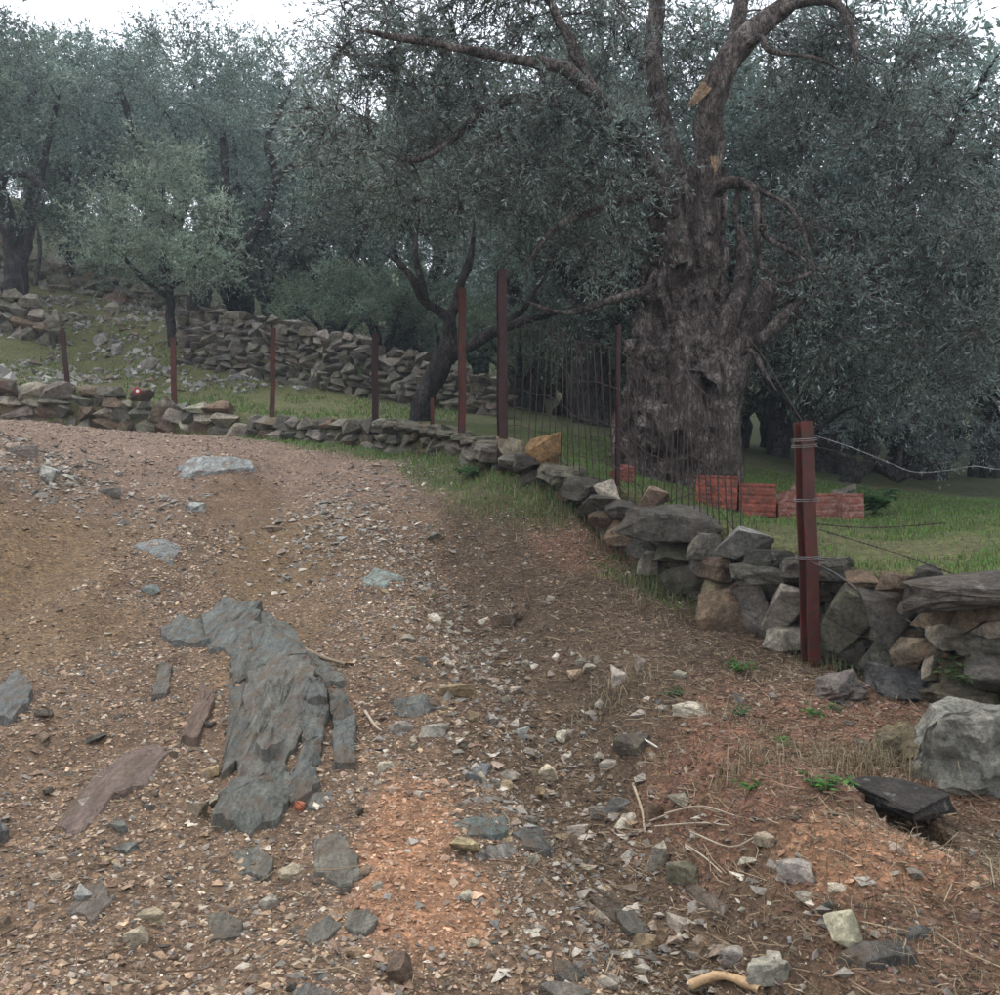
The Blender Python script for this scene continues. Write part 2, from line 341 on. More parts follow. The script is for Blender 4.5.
# ------------------------------------------------------------------ ground sheet
def zone_masks(x, y):
    s = wall_side(x, y)
    w1 = fbm(x * 1.7, y * 1.7, 0, 4, 51)
    def blob(u, v, rx, ry):
        g = G(u, v); return 1 - sstep(.6, 1.25, np.sqrt(((x - g[0]) / rx) ** 2 + ((y - g[1]) / ry) ** 2) + .25 * w1)
    mud = np.maximum(blob(30, 560, .75, 1.3), blob(275, 560, .45, 1.3)); mud = np.maximum(mud, .7 * blob(275, 640, .28, .9)); mud = np.maximum(mud, .75 * blob(40, 640, .5, .8)); mud = np.maximum(mud, .6 * blob(240, 500, .4, .8))
    orange = np.maximum(blob(400, 850, .21, .62), blob(430, 915, .26, .35)); orange = np.maximum(orange, .8 * blob(880, 845, .40, .28))
    red = np.maximum(blob(850, 730, .75, .8), blob(760, 745, .55, .7)); red = np.maximum(red, .75 * blob(590, 540, .5, .8)); red = np.maximum(red, .6 * blob(930, 900, .55, .6))
    cx = np.interp(y, [2.0, 2.5, 3.3, 4.0, 5.3, 6.6, 8.0, 9.5], [1.1, .95, .62, .42, .25, .0, -.42, -.95])
    gully = np.exp(-((x - cx - .25) / .6) ** 2) * sstep(1.5, 2.5, y) * (1 - sstep(7, 9, y))
    vw = 1 + 1.0 * sstep(10, 12.5, y); verge = sstep(-.75 * vw, -.3 * vw, s + .2 * w1) * (s < .1) * sstep(8.2, 9.3, y) * (x > -7.5)
    verge = np.maximum(verge, .55 * blob(660, 585, .5, .5)); verge = np.maximum(verge, .5 * blob(490, 490, .35, .6))
    field = (s > .12) * 1.0
    bank = sstep(cx + .05, cx + .3, x + .12 * w1) * (s < .1) * sstep(2.8, 3.8, y) * (1 - sstep(9, 10.5, y)) * (1 - .7 * red) * (1 - .6 * verge) * (1 - .7 * orange)
    pit = ((x - HOLE[0]) / .19) ** 2 + ((y - HOLE[1]) / .20) ** 2 < 2.6
    return dict(pit=pit, bank=bank, mud=mud, orange=orange, red=red, gully=gully, verge=verge, field=field, s=s, w=w1)
def ground_colour(x, y):
    z = zone_masks(x, y); c = np.empty(x.shape + (3,)); c[:] = (.122, .083, .054)
    def lay(col, k): 
        nonlocal c
        k = np.clip(k, 0, 1)[..., None]; c = c * (1 - k) + np.array(col) * k
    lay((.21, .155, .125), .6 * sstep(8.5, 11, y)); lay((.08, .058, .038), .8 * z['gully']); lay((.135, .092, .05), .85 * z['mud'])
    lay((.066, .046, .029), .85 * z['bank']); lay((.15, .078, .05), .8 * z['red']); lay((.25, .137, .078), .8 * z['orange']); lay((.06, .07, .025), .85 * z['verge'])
    g = fbm(x * .8, y * .8, 0, 4, 71)
    lay((.068, .09, .028), z['field']); lay((.11, .095, .05), z['field'] * .5 * sstep(.1, .6, g)); lay((.07, .078, .04), z['field'] * sstep(11, 15, y) * .6); lay((.115, .12, .05), z['field'] * (x < -.12 * y) * sstep(14, 16, y) * (1 - sstep(24, 30, y)) * .8)
    return c
na = 470; fa = np.linspace(R(-36), R(36), na); side = np.linspace(R(36), R(324), 74)[1:-1]
ang = np.r_[fa, side]; na = len(ang)
rad = np.r_[np.linspace(.05, 1.9, 8), np.geomspace(2.0, 20, 400), np.geomspace(20.3, 200, 80)]
A, RR = np.meshgrid(ang, rad); gx, gy = np.sin(A) * RR, np.cos(A) * RR
gz = H(gx, gy)
i, j = np.meshgrid(np.arange(len(rad) - 1), np.arange(na), indexing='ij'); j2 = (j + 1) % na
gf = np.stack([i * na + j, i * na + j2, (i + 1) * na + j2, (i + 1) * na + j], -1).reshape(-1, 4)[:, ::-1]
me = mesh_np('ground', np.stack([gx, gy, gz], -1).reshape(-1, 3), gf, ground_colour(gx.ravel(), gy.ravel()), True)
ground = tag(obj('ground', me, M['ground']), 'stony dirt track climbing to a stone wall with grassy terraces beyond', kind='structure')

# ------------------------------------------------------------------ rock shapes (shared by all stones)
def rock_mesh(name, seed, npts=14, flat=1.0, boxy=.5, cuts=0, rough=.0):
    rs = np.random.default_rng(seed); bm = bmesh.new()
    p = rs.normal(size=(npts, 3)); p /= np.linalg.norm(p, axis=1)[:, None]
    q = p / np.abs(p).max(1)[:, None]; p = p * (1 - boxy) + q * boxy * rs.uniform(.7, 1.0, (npts, 1)); p *= rs.uniform(.82, 1.0, (npts, 1))
    if flat < 1:                                          # tabular block: two nearly parallel broken faces
        m = npts // 2 + 2; th = np.sort(rs.uniform(0, 6.283, m)); rr = rs.uniform(.75, 1.1, m); sh = rs.uniform(-.2, .2, 2)
        p = np.vstack([np.c_[np.cos(th) * rr, np.sin(th) * rr, -1 + rs.uniform(0, .7, m)], np.c_[np.cos(th) * rr * rs.uniform(.8, 1., m) + sh[0], np.sin(th) * rr * rs.uniform(.8, 1., m) + sh[1], 1 - rs.uniform(0, .75, m)]])
    for c in p: bm.verts.new(c)
    r = bmesh.ops.convex_hull(bm, input=bm.verts); bmesh.ops.delete(bm, geom=list({g for g in r['geom_interior'] + r['geom_unused'] if isinstance(g, bmesh.types.BMVert)}), context='VERTS')
    if cuts:
        bmesh.ops.bevel(bm, geom=list(bm.edges), offset=.035 if flat < 1 else .018, segments=1, affect='EDGES', clamp_overlap=True)
        bmesh.ops.triangulate(bm, faces=bm.faces)
        bmesh.ops.subdivide_edges(bm, edges=bm.edges, cuts=cuts, use_grid_fill=True)
    bmesh.ops.triangulate(bm, faces=bm.faces); bmesh.ops.recalc_face_normals(bm, faces=bm.faces)
    me = bpy.data.meshes.new(name); bm.to_mesh(me); bm.free()
    v = np.empty(len(me.vertices) * 3, np.float32); me.vertices.foreach_get('co', v); v = v.reshape(-1, 3).astype(float)
    if rough:
        n = v / np.linalg.norm(v, axis=1)[:, None]
        v += n * (rough * fbm(v[:, 0] * 2.2, v[:, 1] * 2.2, v[:, 2] * 3.5, 4, seed, .55))[:, None]
    lo, hi = v.min(0), v.max(0); v = (v - (lo + hi) / 2) / (hi - lo)
    me.vertices.foreach_set('co', v.astype(np.float32).ravel()); me.update()
    if cuts:
        me.polygons.foreach_set('use_smooth', np.ones(len(me.polygons), bool)); me.set_sharp_from_angle(angle=R(9))
    me.materials.append(M['stone']); return me
ROUGH = [rock_mesh('rock_face', 100 + k, 9 + k % 5, 1., .5 + .1 * (k % 4), 2, .05) for k in range(13)]
SLABR = [rock_mesh('rock_slab', 200 + k, 13, .35, .75, 2, .09) for k in range(6)]
SMALL = [rock_mesh('small_rock', 300 + k, 13, 1., .4) for k in range(8)] + [rock_mesh('small_flat_rock', 340 + k, 13, .4, .5) for k in range(6)]
HUGE = [rock_mesh('boulder_shape', 400 + k, 18, 1., .3, 4, .16) for k in range(3)]

GREY, DARK, PALE, WHITE, TAN, BROWN, BLUE, RUST, OLIVE, BLACK = (.175, .168, .155), (.092, .088, .08), (.33, .31, .275), (.56, .53, .47), (.36, .28, .19), (.16, .12, .09), (.17, .20, .20), (.30, .13, .08), (.14, .14, .115), (.05, .048, .045)
def jc(c, a=.12):
    k = 1.3 * (1 + random.uniform(-a, a)); return tuple(max(.01, x * w * k * (1 + random.uniform(-.04, .04))) for x, w in zip(c, (1.07, 1., .88)))

def chips(n, rmin, rmax, amax, size, seed, accept, colour, power=0., flat=(.25, .55), lift=.06, tiltmax=.45, sizecap=.06):
    rs = np.random.default_rng(seed)
    r = rs.uniform(rmin, rmax, n) if power == 0 else rmin * (rmax / rmin) ** rs.uniform(0, 1, n)
    t = rs.uniform(-amax, amax, n); x, y = r * np.sin(t), r * np.cos(t)
    z = zone_masks(x, y); k = rs.uniform(0, 1, n) < accept(z, x, y); x, y, r = x[k], y[k], r[k]; z = {q: w[k] for q, w in z.items()}; n = len(x)
    s = np.minimum(sizecap, np.maximum(size, .0021 * r) * np.exp(rs.normal(0, .42, n)))
    dims = np.c_[s, s * rs.uniform(.5, .9, n), s * rs.uniform(*flat, n)]
    base = np.array([[1, 0, 0], [-1, 0, 0], [0, 1, 0], [0, -1, 0], [0, 0, 1], [0, 0, -1.]]); fc = np.array([[0, 2, 4], [2, 1, 4], [1, 3, 4], [3, 0, 4], [2, 0, 5], [1, 2, 5], [3, 1, 5], [0, 3, 5]])
    v = base[None] + rs.uniform(-.36, .36, (n, 6, 3)); v[:, 4, :2] *= 1.5; v *= dims[:, None] * .62
    a, b, c = rs.uniform(0, 6.28, n), rs.normal(0, tiltmax * .5, n), rs.normal(0, tiltmax * .5, n)
    def rot(v, i, j, an): ca, sa = np.cos(an)[:, None], np.sin(an)[:, None]; p, q = v[..., i] * ca - v[..., j] * sa, v[..., i] * sa + v[..., j] * ca; v[..., i], v[..., j] = p, q
    rot(v, 1, 2, b); rot(v, 0, 2, c); rot(v, 0, 1, a)
    v += np.c_[x, y, H(x, y) + dims[:, 2] * lift][:, None]
    cols = np.repeat(colour(z, n, rs, x, y)[:, None], 6, 1)
    return v.reshape(-1, 3), (fc[None] + np.arange(n)[:, None, None] * 6).reshape(-1, 3), cols.reshape(-1, 3)

# ------------------------------------------------------------------ dry stone walls
def d_wall(u):
    """distance of the wall line in the direction of a photo column"""
    a = np.linspace(0, 1, 60); best = None
    for p, q in zip(WALL[3:-1], WALL[4:]):
        x = p[0] + (q[0] - p[0]) * a; y = p[1] + (q[1] - p[1]) * a; uu = CU + F * x / y; k = int(np.argmin(abs(uu - u)))
        if best is None or abs(uu[k] - u) < best[0]: best = (abs(uu[k] - u), y[k], math.atan2(q[1] - p[1], q[0] - p[0]))
    return best[1], best[2]
def wall_stone(root, u0, v0, u1, v1, col, proto, dd=0., depth=None, tilt=0., name='stone', yaw=None, over=1.08):
    """one stone of a wall, from where it shows, at the wall's own distance"""
    u, v = (u0 + u1) / 2, (v0 + v1) / 2; d, th = d_wall(u); d += dd
    c = Vector(P(u, v, d)); w = (u1 - u0) / F * d * over; h = (v1 - v0) / F * d * over
    o = obj(name, proto, M['stone'], root, rot=(random.uniform(-.12, .12), tilt, (th + math.pi) * .55 if yaw is None else yaw), scale=(w, depth or max(.16, min(.42, w)), h), color=jc(col))
    o.location = c - Vector(root.location); return o
def rk(): return random.choice(ROUGH)
def sl(): return random.choice(SLABR)

d0 = d_wall(815)[0]
near_wall = empty('dry_stone_wall', P(815, 655, d0), 'near dry stone wall of dark slabs behind the tall red post', 'wall')
for a in [ # right of the post
    (908, 576, 1075, 606, DARK, 's', 0., .5), (914, 566, 941, 581, BLACK, 's', .06, .2), (846, 572, 880, 592, BROWN, 'r', .05, .25), (878, 574, 917, 592, BROWN, 's', .05, .25),
    (816, 584, 884, 652, OLIVE, 'r', .02, .4), (862, 590, 918, 642, DARK, 'r', .06, .4), (914, 601, 954, 628, BROWN, 'r', 0, .3), (951, 601, 977, 630, (.25, .21, .155), 'r', -.03, .3),
    (975, 603, 1012, 619, BROWN, 's', 0, .3), (974, 616, 1012, 636, PALE, 'r', -.02, .3), (928, 622, 962, 647, PALE, 'r', -.02, .3), (950, 627, 1003, 655, GREY, 'r', -.02, .35),
    (962, 653, 1030, 694, GREY, 'r', -.04, .4), (890, 632, 920, 666, (.22, .185, .14), 'r', -.02, .3), (918, 640, 944, 657, BROWN, 'r', 0, .3), (922, 652, 948, 677, PALE, 'r', -.02, .3),
    (935, 660, 968, 690, BROWN, 'r', .02, .3), (1003, 600, 1050, 640, GREY, 'r', 0, .3), (1010, 640, 1080, 690, BROWN, 'r', 0, .3), (820, 640, 862, 668, DARK, 'r', .02, .3), (860, 640, 895, 668, OLIVE, 'r', .05, .3), (1050, 600, 1110, 650, BROWN, 'r', 0, .3), (1075, 575, 1150, 600, GREY, 's', 0, .4),
    # left of the post
    (728, 582, 776, 640, GREY, 'r', .0, .4), (762, 584, 812, 628, PALE, 'r', -.05, .4), (764, 626, 810, 650, PALE, 's', -.08, .3), (762, 645, 812, 668, DARK, 'r', -.04, .3),
    (733, 562, 800, 584, DARK, 's', -.02, .4), (782, 556, 853, 582, DARK, 's', .0, .4), (742, 550, 792, 572, BLACK, 's', .04, .4), (716, 527, 770, 558, (.24, .25, .26), 'r', .06, .4),
    (688, 534, 722, 560, GREY, 'r', .04, .3), (698, 556, 738, 582, BROWN, 's', .0, .35), (702, 578, 730, 602, (.2, .17, .125), 'r', -.02, .3), (622, 507, 718, 541, DARK, 's', .0, .45),
    (626, 538, 662, 562, DARK, 'r', 0, .3), (655, 543, 695, 566, OLIVE, 'r', .03, .3), (660, 562, 705, 592, DARK, 'r', .03, .3), (638, 552, 657, 574, PALE, 'r', -.1, .2), (690, 598, 735, 630, DARK, 'r', .05, .3), (690, 556, 704, 576, GREY, 'r', .0, .2),
    (640, 576, 690, 606, BROWN, 'r', .06, .3), (604, 500, 640, 520, DARK, 'r', .05, .3), (606, 518, 640, 545, BROWN, 'r', .05, .3),
    # the broken ledge further up
    (556, 478, 606, 500, DARK, 's', .0, .4), (535, 466, 585, 484, OLIVE, 's', .0, .5), (516, 454, 550, 472, DARK, 's', .0, .4), (575, 494, 622, 514, DARK, 'r', .03, .3), (548, 486, 580, 503, BROWN, 'r', .0, .3), (520, 470, 548, 490, DARK, 'r', .02, .3),
    (500, 452, 524, 470, GREY, 'r', .0, .3), (470, 444, 506, 462, GREY, 's', -.05, .4), (590, 508, 625, 530, BROWN, 'r', .08, .3)]:
    wall_stone(near_wall, a[0], a[1], a[2], a[3], a[4], rk() if a[5] == 'r' else sl(), a[6], a[7], random.uniform(-.1, .1))
# stones lying on top of or leaning against the wall are things of their own
for a, lb in [((697, 592, 741, 646, (.2, .16, .11), 'w', -.22, .16), 'tan wedge-shaped stone leaning against the wall left of the tall red post'),
          ((526, 431, 563, 463, (.26, .16, .085), 'r', .05, .3), 'orange-brown block perched on the wall left of the great trunk'),
          ((496, 436, 527, 456, (.27, .24, .19), 'r', .08, .25), 'pale pointed stone on the wall just left of the orange-brown block'),
          ((594, 480, 622, 500, PALE, 'r', .1, .22), 'pale angular stone on the broken ledge before the great trunk'),
          ((638, 486, 669, 509, (.30, .22, .19), 'r', .1, .22), 'reddish and white stone on top of the long dark slab')]:
    o = wall_stone(near_wall, a[0], a[1], a[2], a[3], a[4], rk(), a[6], a[7], 0.35 if a[5] == 'w' else 0.)
    o.parent = None; o.location = Vector(o.location) + Vector(near_wall.location); tag(o, lb, 'stone')

def course_wall(root, pts, z0, z1, w, h, cols, depth=.35, budget=300, back=.1, jit=.3, protos=None):
    """lay courses of single stones along a line; z0/z1 are the foot and top heights along it"""
    pts = np.array(pts, float); seg = np.hypot(*np.diff(pts, axis=0).T); S = np.r_[0, np.cumsum(seg)]; n = 0
    k = 0; base = 0.
    while True:
        s = random.uniform(-w, 0) ; any_ = False; hh = h * random.uniform(.8, 1.2)
        while s < S[-1]:
            ww = w * random.uniform(.6, 1.6); m = s + ww / 2; s += ww
            if m < 0 or m > S[-1]: continue
            x, y = np.interp(m, S, pts[:, 0]), np.interp(m, S, pts[:, 1]); a0, a1 = np.interp(m, S, z0), np.interp(m, S, z1)
            z = a0 + base + hh / 2
            if z > a1 + hh * .3: continue
            any_ = True; i = min(len(seg) - 1, int(np.searchsorted(S, m)) - 1); dx, dy = (pts[i + 1] - pts[i]) / seg[i]
            off = back + random.uniform(-.05, .05) + base * .12
            if n >= budget: return n
            o = obj('stone', random.choice(protos or (ROUGH + SMALL[:4])), M['stone'], root, rot=(random.uniform(-.2, .2), random.uniform(-jit, jit) * .6, math.atan2(dy, dx) + random.uniform(-.2, .2)),
                    scale=(ww * 1.12, depth * random.uniform(.8, 1.2), hh * random.uniform(.95, 1.35)), color=jc(random.choice(cols), .22))
            o.location = Vector((x + dy * off, y - dx * off, z)) - Vector(root.location); n += 1
        base += hh * .92; k += 1
        if not any_ or k > 14: return n
wi = WALL[3:11]; course_wall(near_wall, wi[:, :2], H(wi[:, 0] - .1, wi[:, 1] - .1, False) - .08, wi[:, 3] - .12, .22, .085, [DARK, BROWN, OLIVE, (.12, .11, .1), GREY], .22, 215, .12, .2, SLABR + ROUGH[:4])
# the far low wall where the track bends
sec = WALL[(WALL[:, 1] > 10.3) & (WALL[:, 0] > -4.2)]; sec = np.vstack([[.02, 9.95, 1.33, 1.48], sec])
far_wall = empty('dry_stone_wall', tuple(sec[2, :3]), 'low mossy stone wall on the outside of the bend with a grassy foot', 'wall')
zb = H(sec[:, 0], sec[:, 1] - .15, False)
course_wall(far_wall, sec[:, :2], zb - .06, sec[:, 3] - .05, .24, .17, [GREY, OLIVE, BROWN, DARK, (.2, .19, .17)], .3)
left = WALL[WALL[:, 0] < -3.8][:4]
left_wall = empty('dry_stone_wall', tuple(left[1, :3]), 'rough stone wall along the far side of the track at left', 'wall')
course_wall(left_wall, left[:, :2], left[:, 2] - .15, left[:, 3], .34, .2, [GREY, GREY, BROWN, PALE, OLIVE], .4)
# capping slabs on the far low wall
for t in np.linspace(.04, .62, 12):
    k = t * (len(sec) - 1); i = int(k); q = sec[i] + (sec[i + 1] - sec[i]) * (k - i); e = sec[i + 1] - sec[i]
    o = obj('capping_slab', random.choice(SLABR), M['stone'], far_wall, rot=(random.uniform(-.05, .05), random.uniform(-.05, .05), math.atan2(e[1], e[0])), scale=(.42, .42, .11), color=jc(OLIVE))
    o.location = Vector((q[0] + .12, q[1] + .1, q[3] + .01)) - Vector(far_wall.location)

# terraces on the left-hand slope
def on_slope(u, d): x = (u - CU) / F * d; return (x, d, h1(x, d, False))
tw = [on_slope(*p) for p in [(500, 16.6), (440, 17.5), (380, 18.2), (300, 18.8), (230, 19.2), (175, 19.6)]]; t3 = np.array(tw)
terrace_wall = empty('terrace_wall', tw[2], 'pale rubble terrace wall rising leftwards behind the row of rusty posts', 'wall')
hz = np.array([.55, .8, .95, 1.15, 1.2, 1.1])
course_wall(terrace_wall, t3[:, :2], t3[:, 2] - .15, t3[:, 2] + hz, .23, .145, [GREY, (.13, .127, .118), (.2, .193, .18), (.15, .135, .115), (.165, .16, .15)], .4, 299)
uw = [on_slope(*p) for p in [(215, 24), (150, 24.5), (80, 25), (0, 25), (-90, 25.5)]]; t3 = np.array(uw)
upper_wall = empty('terrace_wall', uw[2], 'upper rubble terrace wall below the trees at the left edge', 'wall')
course_wall(upper_wall, t3[:, :2], t3[:, 2] - .3, t3[:, 2] + np.array([.3, .55, .7, .95, 1.]), .42, .24, [GREY, BROWN, OLIVE, (.2, .19, .175)], .4, 200)
mw = [on_slope(*p) for p in [(60, 20.5), (20, 20.6), (-30, 21), (-100, 21.5)]]; t3 = np.array(mw)
mid_wall = empty('terrace_wall', mw[0], 'short tumbled terrace wall above the grass strip at the left edge', 'wall')
course_wall(mid_wall, t3[:, :2], t3[:, 2] - .3, t3[:, 2] + np.array([.6, .85, .9, .9]), .42, .26, [GREY, BROWN, OLIVE, (.24, .23, .21)], .4, 90)
# fallen stones on the slope
fallen = []
for k in range(44):
    u = random.uniform(-20, 330); d = random.uniform(19.8, 25.5) - .004 * u; x, y, z = on_slope(u, d); w = random.lognormvariate(math.log(.24), .4)
    o = obj('stone', random.choice(ROUGH + SMALL), M['stone'], None, (x, y, z + w * .12), (random.uniform(-.4, .4), random.uniform(-.4, .4), random.uniform(0, 6.3)), (w, w * random.uniform(.6, 1), w * random.uniform(.4, .7)), jc(random.choice([GREY, PALE, (.24, .23, .21), BROWN]), .2))
    tag(o, 'fallen grey stone on the terraced slope at left', 'stone', 'fallen stones on the terraced slope')
for u, v, w, h, d, lb in [(100, 340, 14, 13, 19.2, 'pale squarish stone standing above the grass strip at left'), (118, 350, 12, 13, 19., 'pale pointed stone right of the squarish one above the grass strip'), (150, 363, 18, 11, 18.6, 'pale long stone low on the grass strip near the second post'), (145, 385, 8, 5, 17.2, 'small white stone on the wall above the red trail mark')]:
    x, y, z = P(u, v, d); z = max(z, h1(x, y) + .02); tag(obj('stone', rk(), M['stone'], None, (x, y, z), (0, 0, .4), (w * d / F, w * d / F * .7, h * d / F * 1.1), PALE), lb, 'stone')
hv_, hf_, hc_ = chips(16000, 18.8, 26.5, R(30), .10, 44, lambda z, x, y: (x < -.19 * y) * (z['s'] > .4) * np.clip(.35 + 1.0 * z['w'] + .5 * sstep(20, 22, y), 0, 1), lambda z, n, rs, x, y: np.array([(.26, .245, .215), (.18, .17, .15), (.33, .31, .275), (.16, .125, .09)])[rs.integers(0, 4, n)] * rs.uniform(.7, 1.2, (n, 1)), sizecap=.36, tiltmax=.9, flat=(.45, .8))
tag(obj('hillside_rubble', mesh_np('hillside_rubble', hv_, hf_, hc_), M['chip']), 'small grey rubble strewn over the terraced slope at left', kind='stuff')
# painted trail marks on wall stones
for u, v, lb in [(141, 393, 'stone with a red and white painted trail mark on the left wall'), (2, 385, 'stone with a red painted trail mark at the left frame edge')]:
    d, th = d_wall(u); c = Vector(P(u, v, d - .18))
    e = empty('marked_stone', tuple(c), lb, 'stone')
    obj('stone_body', rk(), M['stone'], e, scale=(.45, .3, .26), color=BROWN)
    g = bmesh.new(); bmesh.ops.create_circle(g, cap_ends=True, segments=14, radius=.06); bmesh.ops.rotate(g, verts=g.verts, matrix=Matrix.Rotation(R(90), 3, 'X')); mm = bpy.data.meshes.new('red_mark'); g.to_mesh(mm); g.free()
    obj('red_mark', mm, M['redmark'], e, loc=(0, -.165, .02))
    g = bmesh.new(); bmesh.ops.create_circle(g, cap_ends=True, segments=12, radius=.026); bmesh.ops.rotate(g, verts=g.verts, matrix=Matrix.Rotation(R(90), 3, 'X')); mm = bpy.data.meshes.new('white_mark'); g.to_mesh(mm); g.free()
    obj('white_mark', mm, M['whitemark'], e, loc=(0.005, -.170, .025))

# ------------------------------------------------------------------ boulders at the foot of the wall
def ground_stone(u, v, w, h, col, lb, proto, depth=.8, hk=.85, rot=None, name='stone', sink=.3, grp=None, cat='stone'):
    """a stone on the ground, sized from its width w and height h as seen"""
    x, y, z = G(u, v + h * .35); k = y / F; W_, Hh = w * k, h * k * hk
    o = obj(name, proto, M['stone'], None, (x, y + W_ * depth * .2, z + Hh * (.5 - sink)), rot or (random.uniform(-.15, .15), random.uniform(-.15, .15), random.uniform(-.5, .5)), (W_, W_ * depth, Hh), jc(col, .08))
    return tag(o, lb, cat, grp)
ground_stone(975, 752, 130, 100, (.25, .25, .25), 'large grey boulder with white lichen at the right edge above the burrow', HUGE[0], .8, 1.05, (0, 0, .3), 'boulder', .25, cat='boulder')
ground_stone(908, 684, 78, 46, (.085, .09, .1), 'smooth dark slate boulder right of the tall red post foot', HUGE[1], .7, .95, (.1, .12, -.2), 'boulder', .3, cat='boulder')
ground_stone(846, 682, 66, 46, (.17, .165, .155), 'rounded grey boulder sunk in earth at the tall red post foot', HUGE[2], .8, .9, (0, 0, .5), 'boulder', .35, cat='boulder')
ground_stone(905, 738, 70, 60, (.15, .125, .09), 'earthy brown rock between the burrow and the slate boulder', HUGE[2], .8, .85, (0, 0, 1.3), 'boulder', .35, cat='boulder')
ground_stone(968, 700, 80, 40, (.13, .12, .10), 'dull brown rock at the wall foot behind the lichened boulder', HUGE[0], .7, .8, (0, 0, 2.), 'boulder', .3, cat='boulder')

bz_ = min(h1(HOLE[0] - .26, HOLE[1] + .1), h1(HOLE[0] + .1, HOLE[1] + .3))
tag(obj('slate', SLABR[1], M['stone'], None, (HOLE[0] + .08, HOLE[1] + .21, bz_ + .06), (R(3), R(6), -.15), (.46, .36, .085), (.07, .062, .055)), 'dark slab roofing the burrow below the large boulder', 'slate')
tag(obj('stone', ROUGH[3], M['stone'], None, (HOLE[0] - .2, HOLE[1] + .16, bz_ + .02), (0, 0, .6), (.2, .2, .17), jc(BROWN)), 'earthy brown stone propping the left end of the burrow slab', 'stone')
# ------------------------------------------------------------------ flat slates and bedrock from outlines on the ground
def slab(px, thick, seed, tilt=(0, 0), rough=.012, depth=.06, n=44, steps=5, dome=.3, rim=.4):
    """a flat rock: outline laid on the ground, raised, with a stepped, cleaved top and steep broken sides"""
    g = np.array([G(u, v) for u, v in px]); c = g.mean(0); q = g[:, :2] - c[:2]
    L = np.r_[q, q[:1]]; s = np.r_[0, np.cumsum(np.hypot(*np.diff(L, axis=0).T))]; t = np.linspace(0, s[-1], n, endpoint=False)
    o = np.c_[np.interp(t, s, L[:, 0]), np.interp(t, s, L[:, 1])]
    size = s[-1] / 3.2
    jt = 1 + .13 * vn(t / size * 5, seed) + .08 * vn(t / size * 14, seed + 9); o = o * jt[:, None]
    rings = []; sc_ = [1.04, 1.0, .96, .8, .55, .3, .12]; th0 = seed * 1.7; ca, sa = math.cos(th0), math.sin(th0)
    for k, sc in enumerate(sc_):
        xy = o * sc; X, Y = xy[:, 0] + c[0], xy[:, 1] + c[1]; gz = H(X, Y, False)
        A = (xy[:, 0] * ca + xy[:, 1] * sa) / size; B = (-xy[:, 0] * sa + xy[:, 1] * ca) / size
        layer = np.floor(steps * (.5 + .45 * fbm(A * 2.2, B * .9, seed, 2, seed))) / steps - .5      # cleavage steps
        top = gz + thick + tilt[0] * xy[:, 0] + tilt[1] * xy[:, 1] + thick * .9 * layer + rough * .55 * fbm(X * 8, Y * 8, seed, 4, seed) 
        top = top + thick * dome * (1 - sc * sc); z = gz - depth if k == 0 else (gz + rim * thick + (top - gz - thick) * .6 if k == 1 else np.maximum(top, gz + .004))
        rings.append(np.c_[X, Y, z])
    m = len(rings); v = np.vstack(rings + [rings[-1].mean(0)[None]]); f = []
    for k in range(m - 1):
        for a in range(n): b = (a + 1) % n; f.append((k * n + a, k * n + b, (k + 1) * n + b)); f.append((k * n + a, (k + 1) * n + b, (k + 1) * n + a))
    for a in range(n): f.append(((m - 1) * n + a, (m - 1) * n + (a + 1) % n, m * n))
    v -= c; sgn = np.sum(q[:, 0] * np.roll(q[:, 1], -1) - np.roll(q[:, 0], -1) * q[:, 1]); f = np.array(f)
    if sgn < 0: f = f[:, ::-1]
    me = mesh_np('flat_rock', v, f, smooth=True); me.set_sharp_from_angle(angle=R(16)); me.materials.append(M['slate']); return me, tuple(c)
crop_px = [([(163, 632), (180, 621), (205, 627), (208, 646), (170, 643)], .035, (.12, .132, .135)), ([(207, 627), (225, 614), (255, 616), (252, 645), (230, 652), (210, 646)], .045, (.125, .14, .14)), ([(256, 617), (268, 618), (292, 640), (303, 667), (280, 670), (254, 662), (253, 645)], .04, (.12, .135, .13)),
           ([(250, 690), (275, 673), (300, 680), (312, 705), (300, 745), (285, 770), (262, 782), (246, 790), (238, 770), (246, 735)], .05, (.15, .138, .12)), ([(230, 692), (252, 678), (249, 735), (238, 765), (222, 778), (228, 735)], .028, (.09, .08, .068)),
           ([(238, 792), (262, 785), (284, 776), (288, 800), (276, 820), (248, 829), (212, 825), (226, 802)], .04, (.12, .125, .11)), ([(268, 700), (285, 690), (296, 712), (286, 745), (266, 768), (256, 760)], .07, (.16, .15, .13)),
           ([(302, 690), (322, 692), (327, 717), (306, 719)], .06, (.115, .12, .115)), ([(306, 722), (327, 720), (322, 744), (302, 748)], .05, (.11, .115, .105)), ([(328, 702), (342, 701), (354, 722), (334, 726)], .04, (.12, .13, .13)), ([(334, 730), (354, 727), (353, 767), (336, 768)], .035, (.125, .14, .145)),
           ([(304, 750), (321, 748), (318, 768), (296, 778)], .04, (.12, .125, .12)), ([(292, 782), (312, 774), (317, 792), (300, 806), (286, 800)], .03, (.125, .13, .125)), ([(305, 660), (330, 668), (345, 690), (326, 690), (308, 682)], .035, (.125, .125, .11)), ([(240, 655), (262, 664), (278, 671), (252, 677), (236, 686), (230, 670)], .03, (.10, .10, .09))]
first = None; cr = None
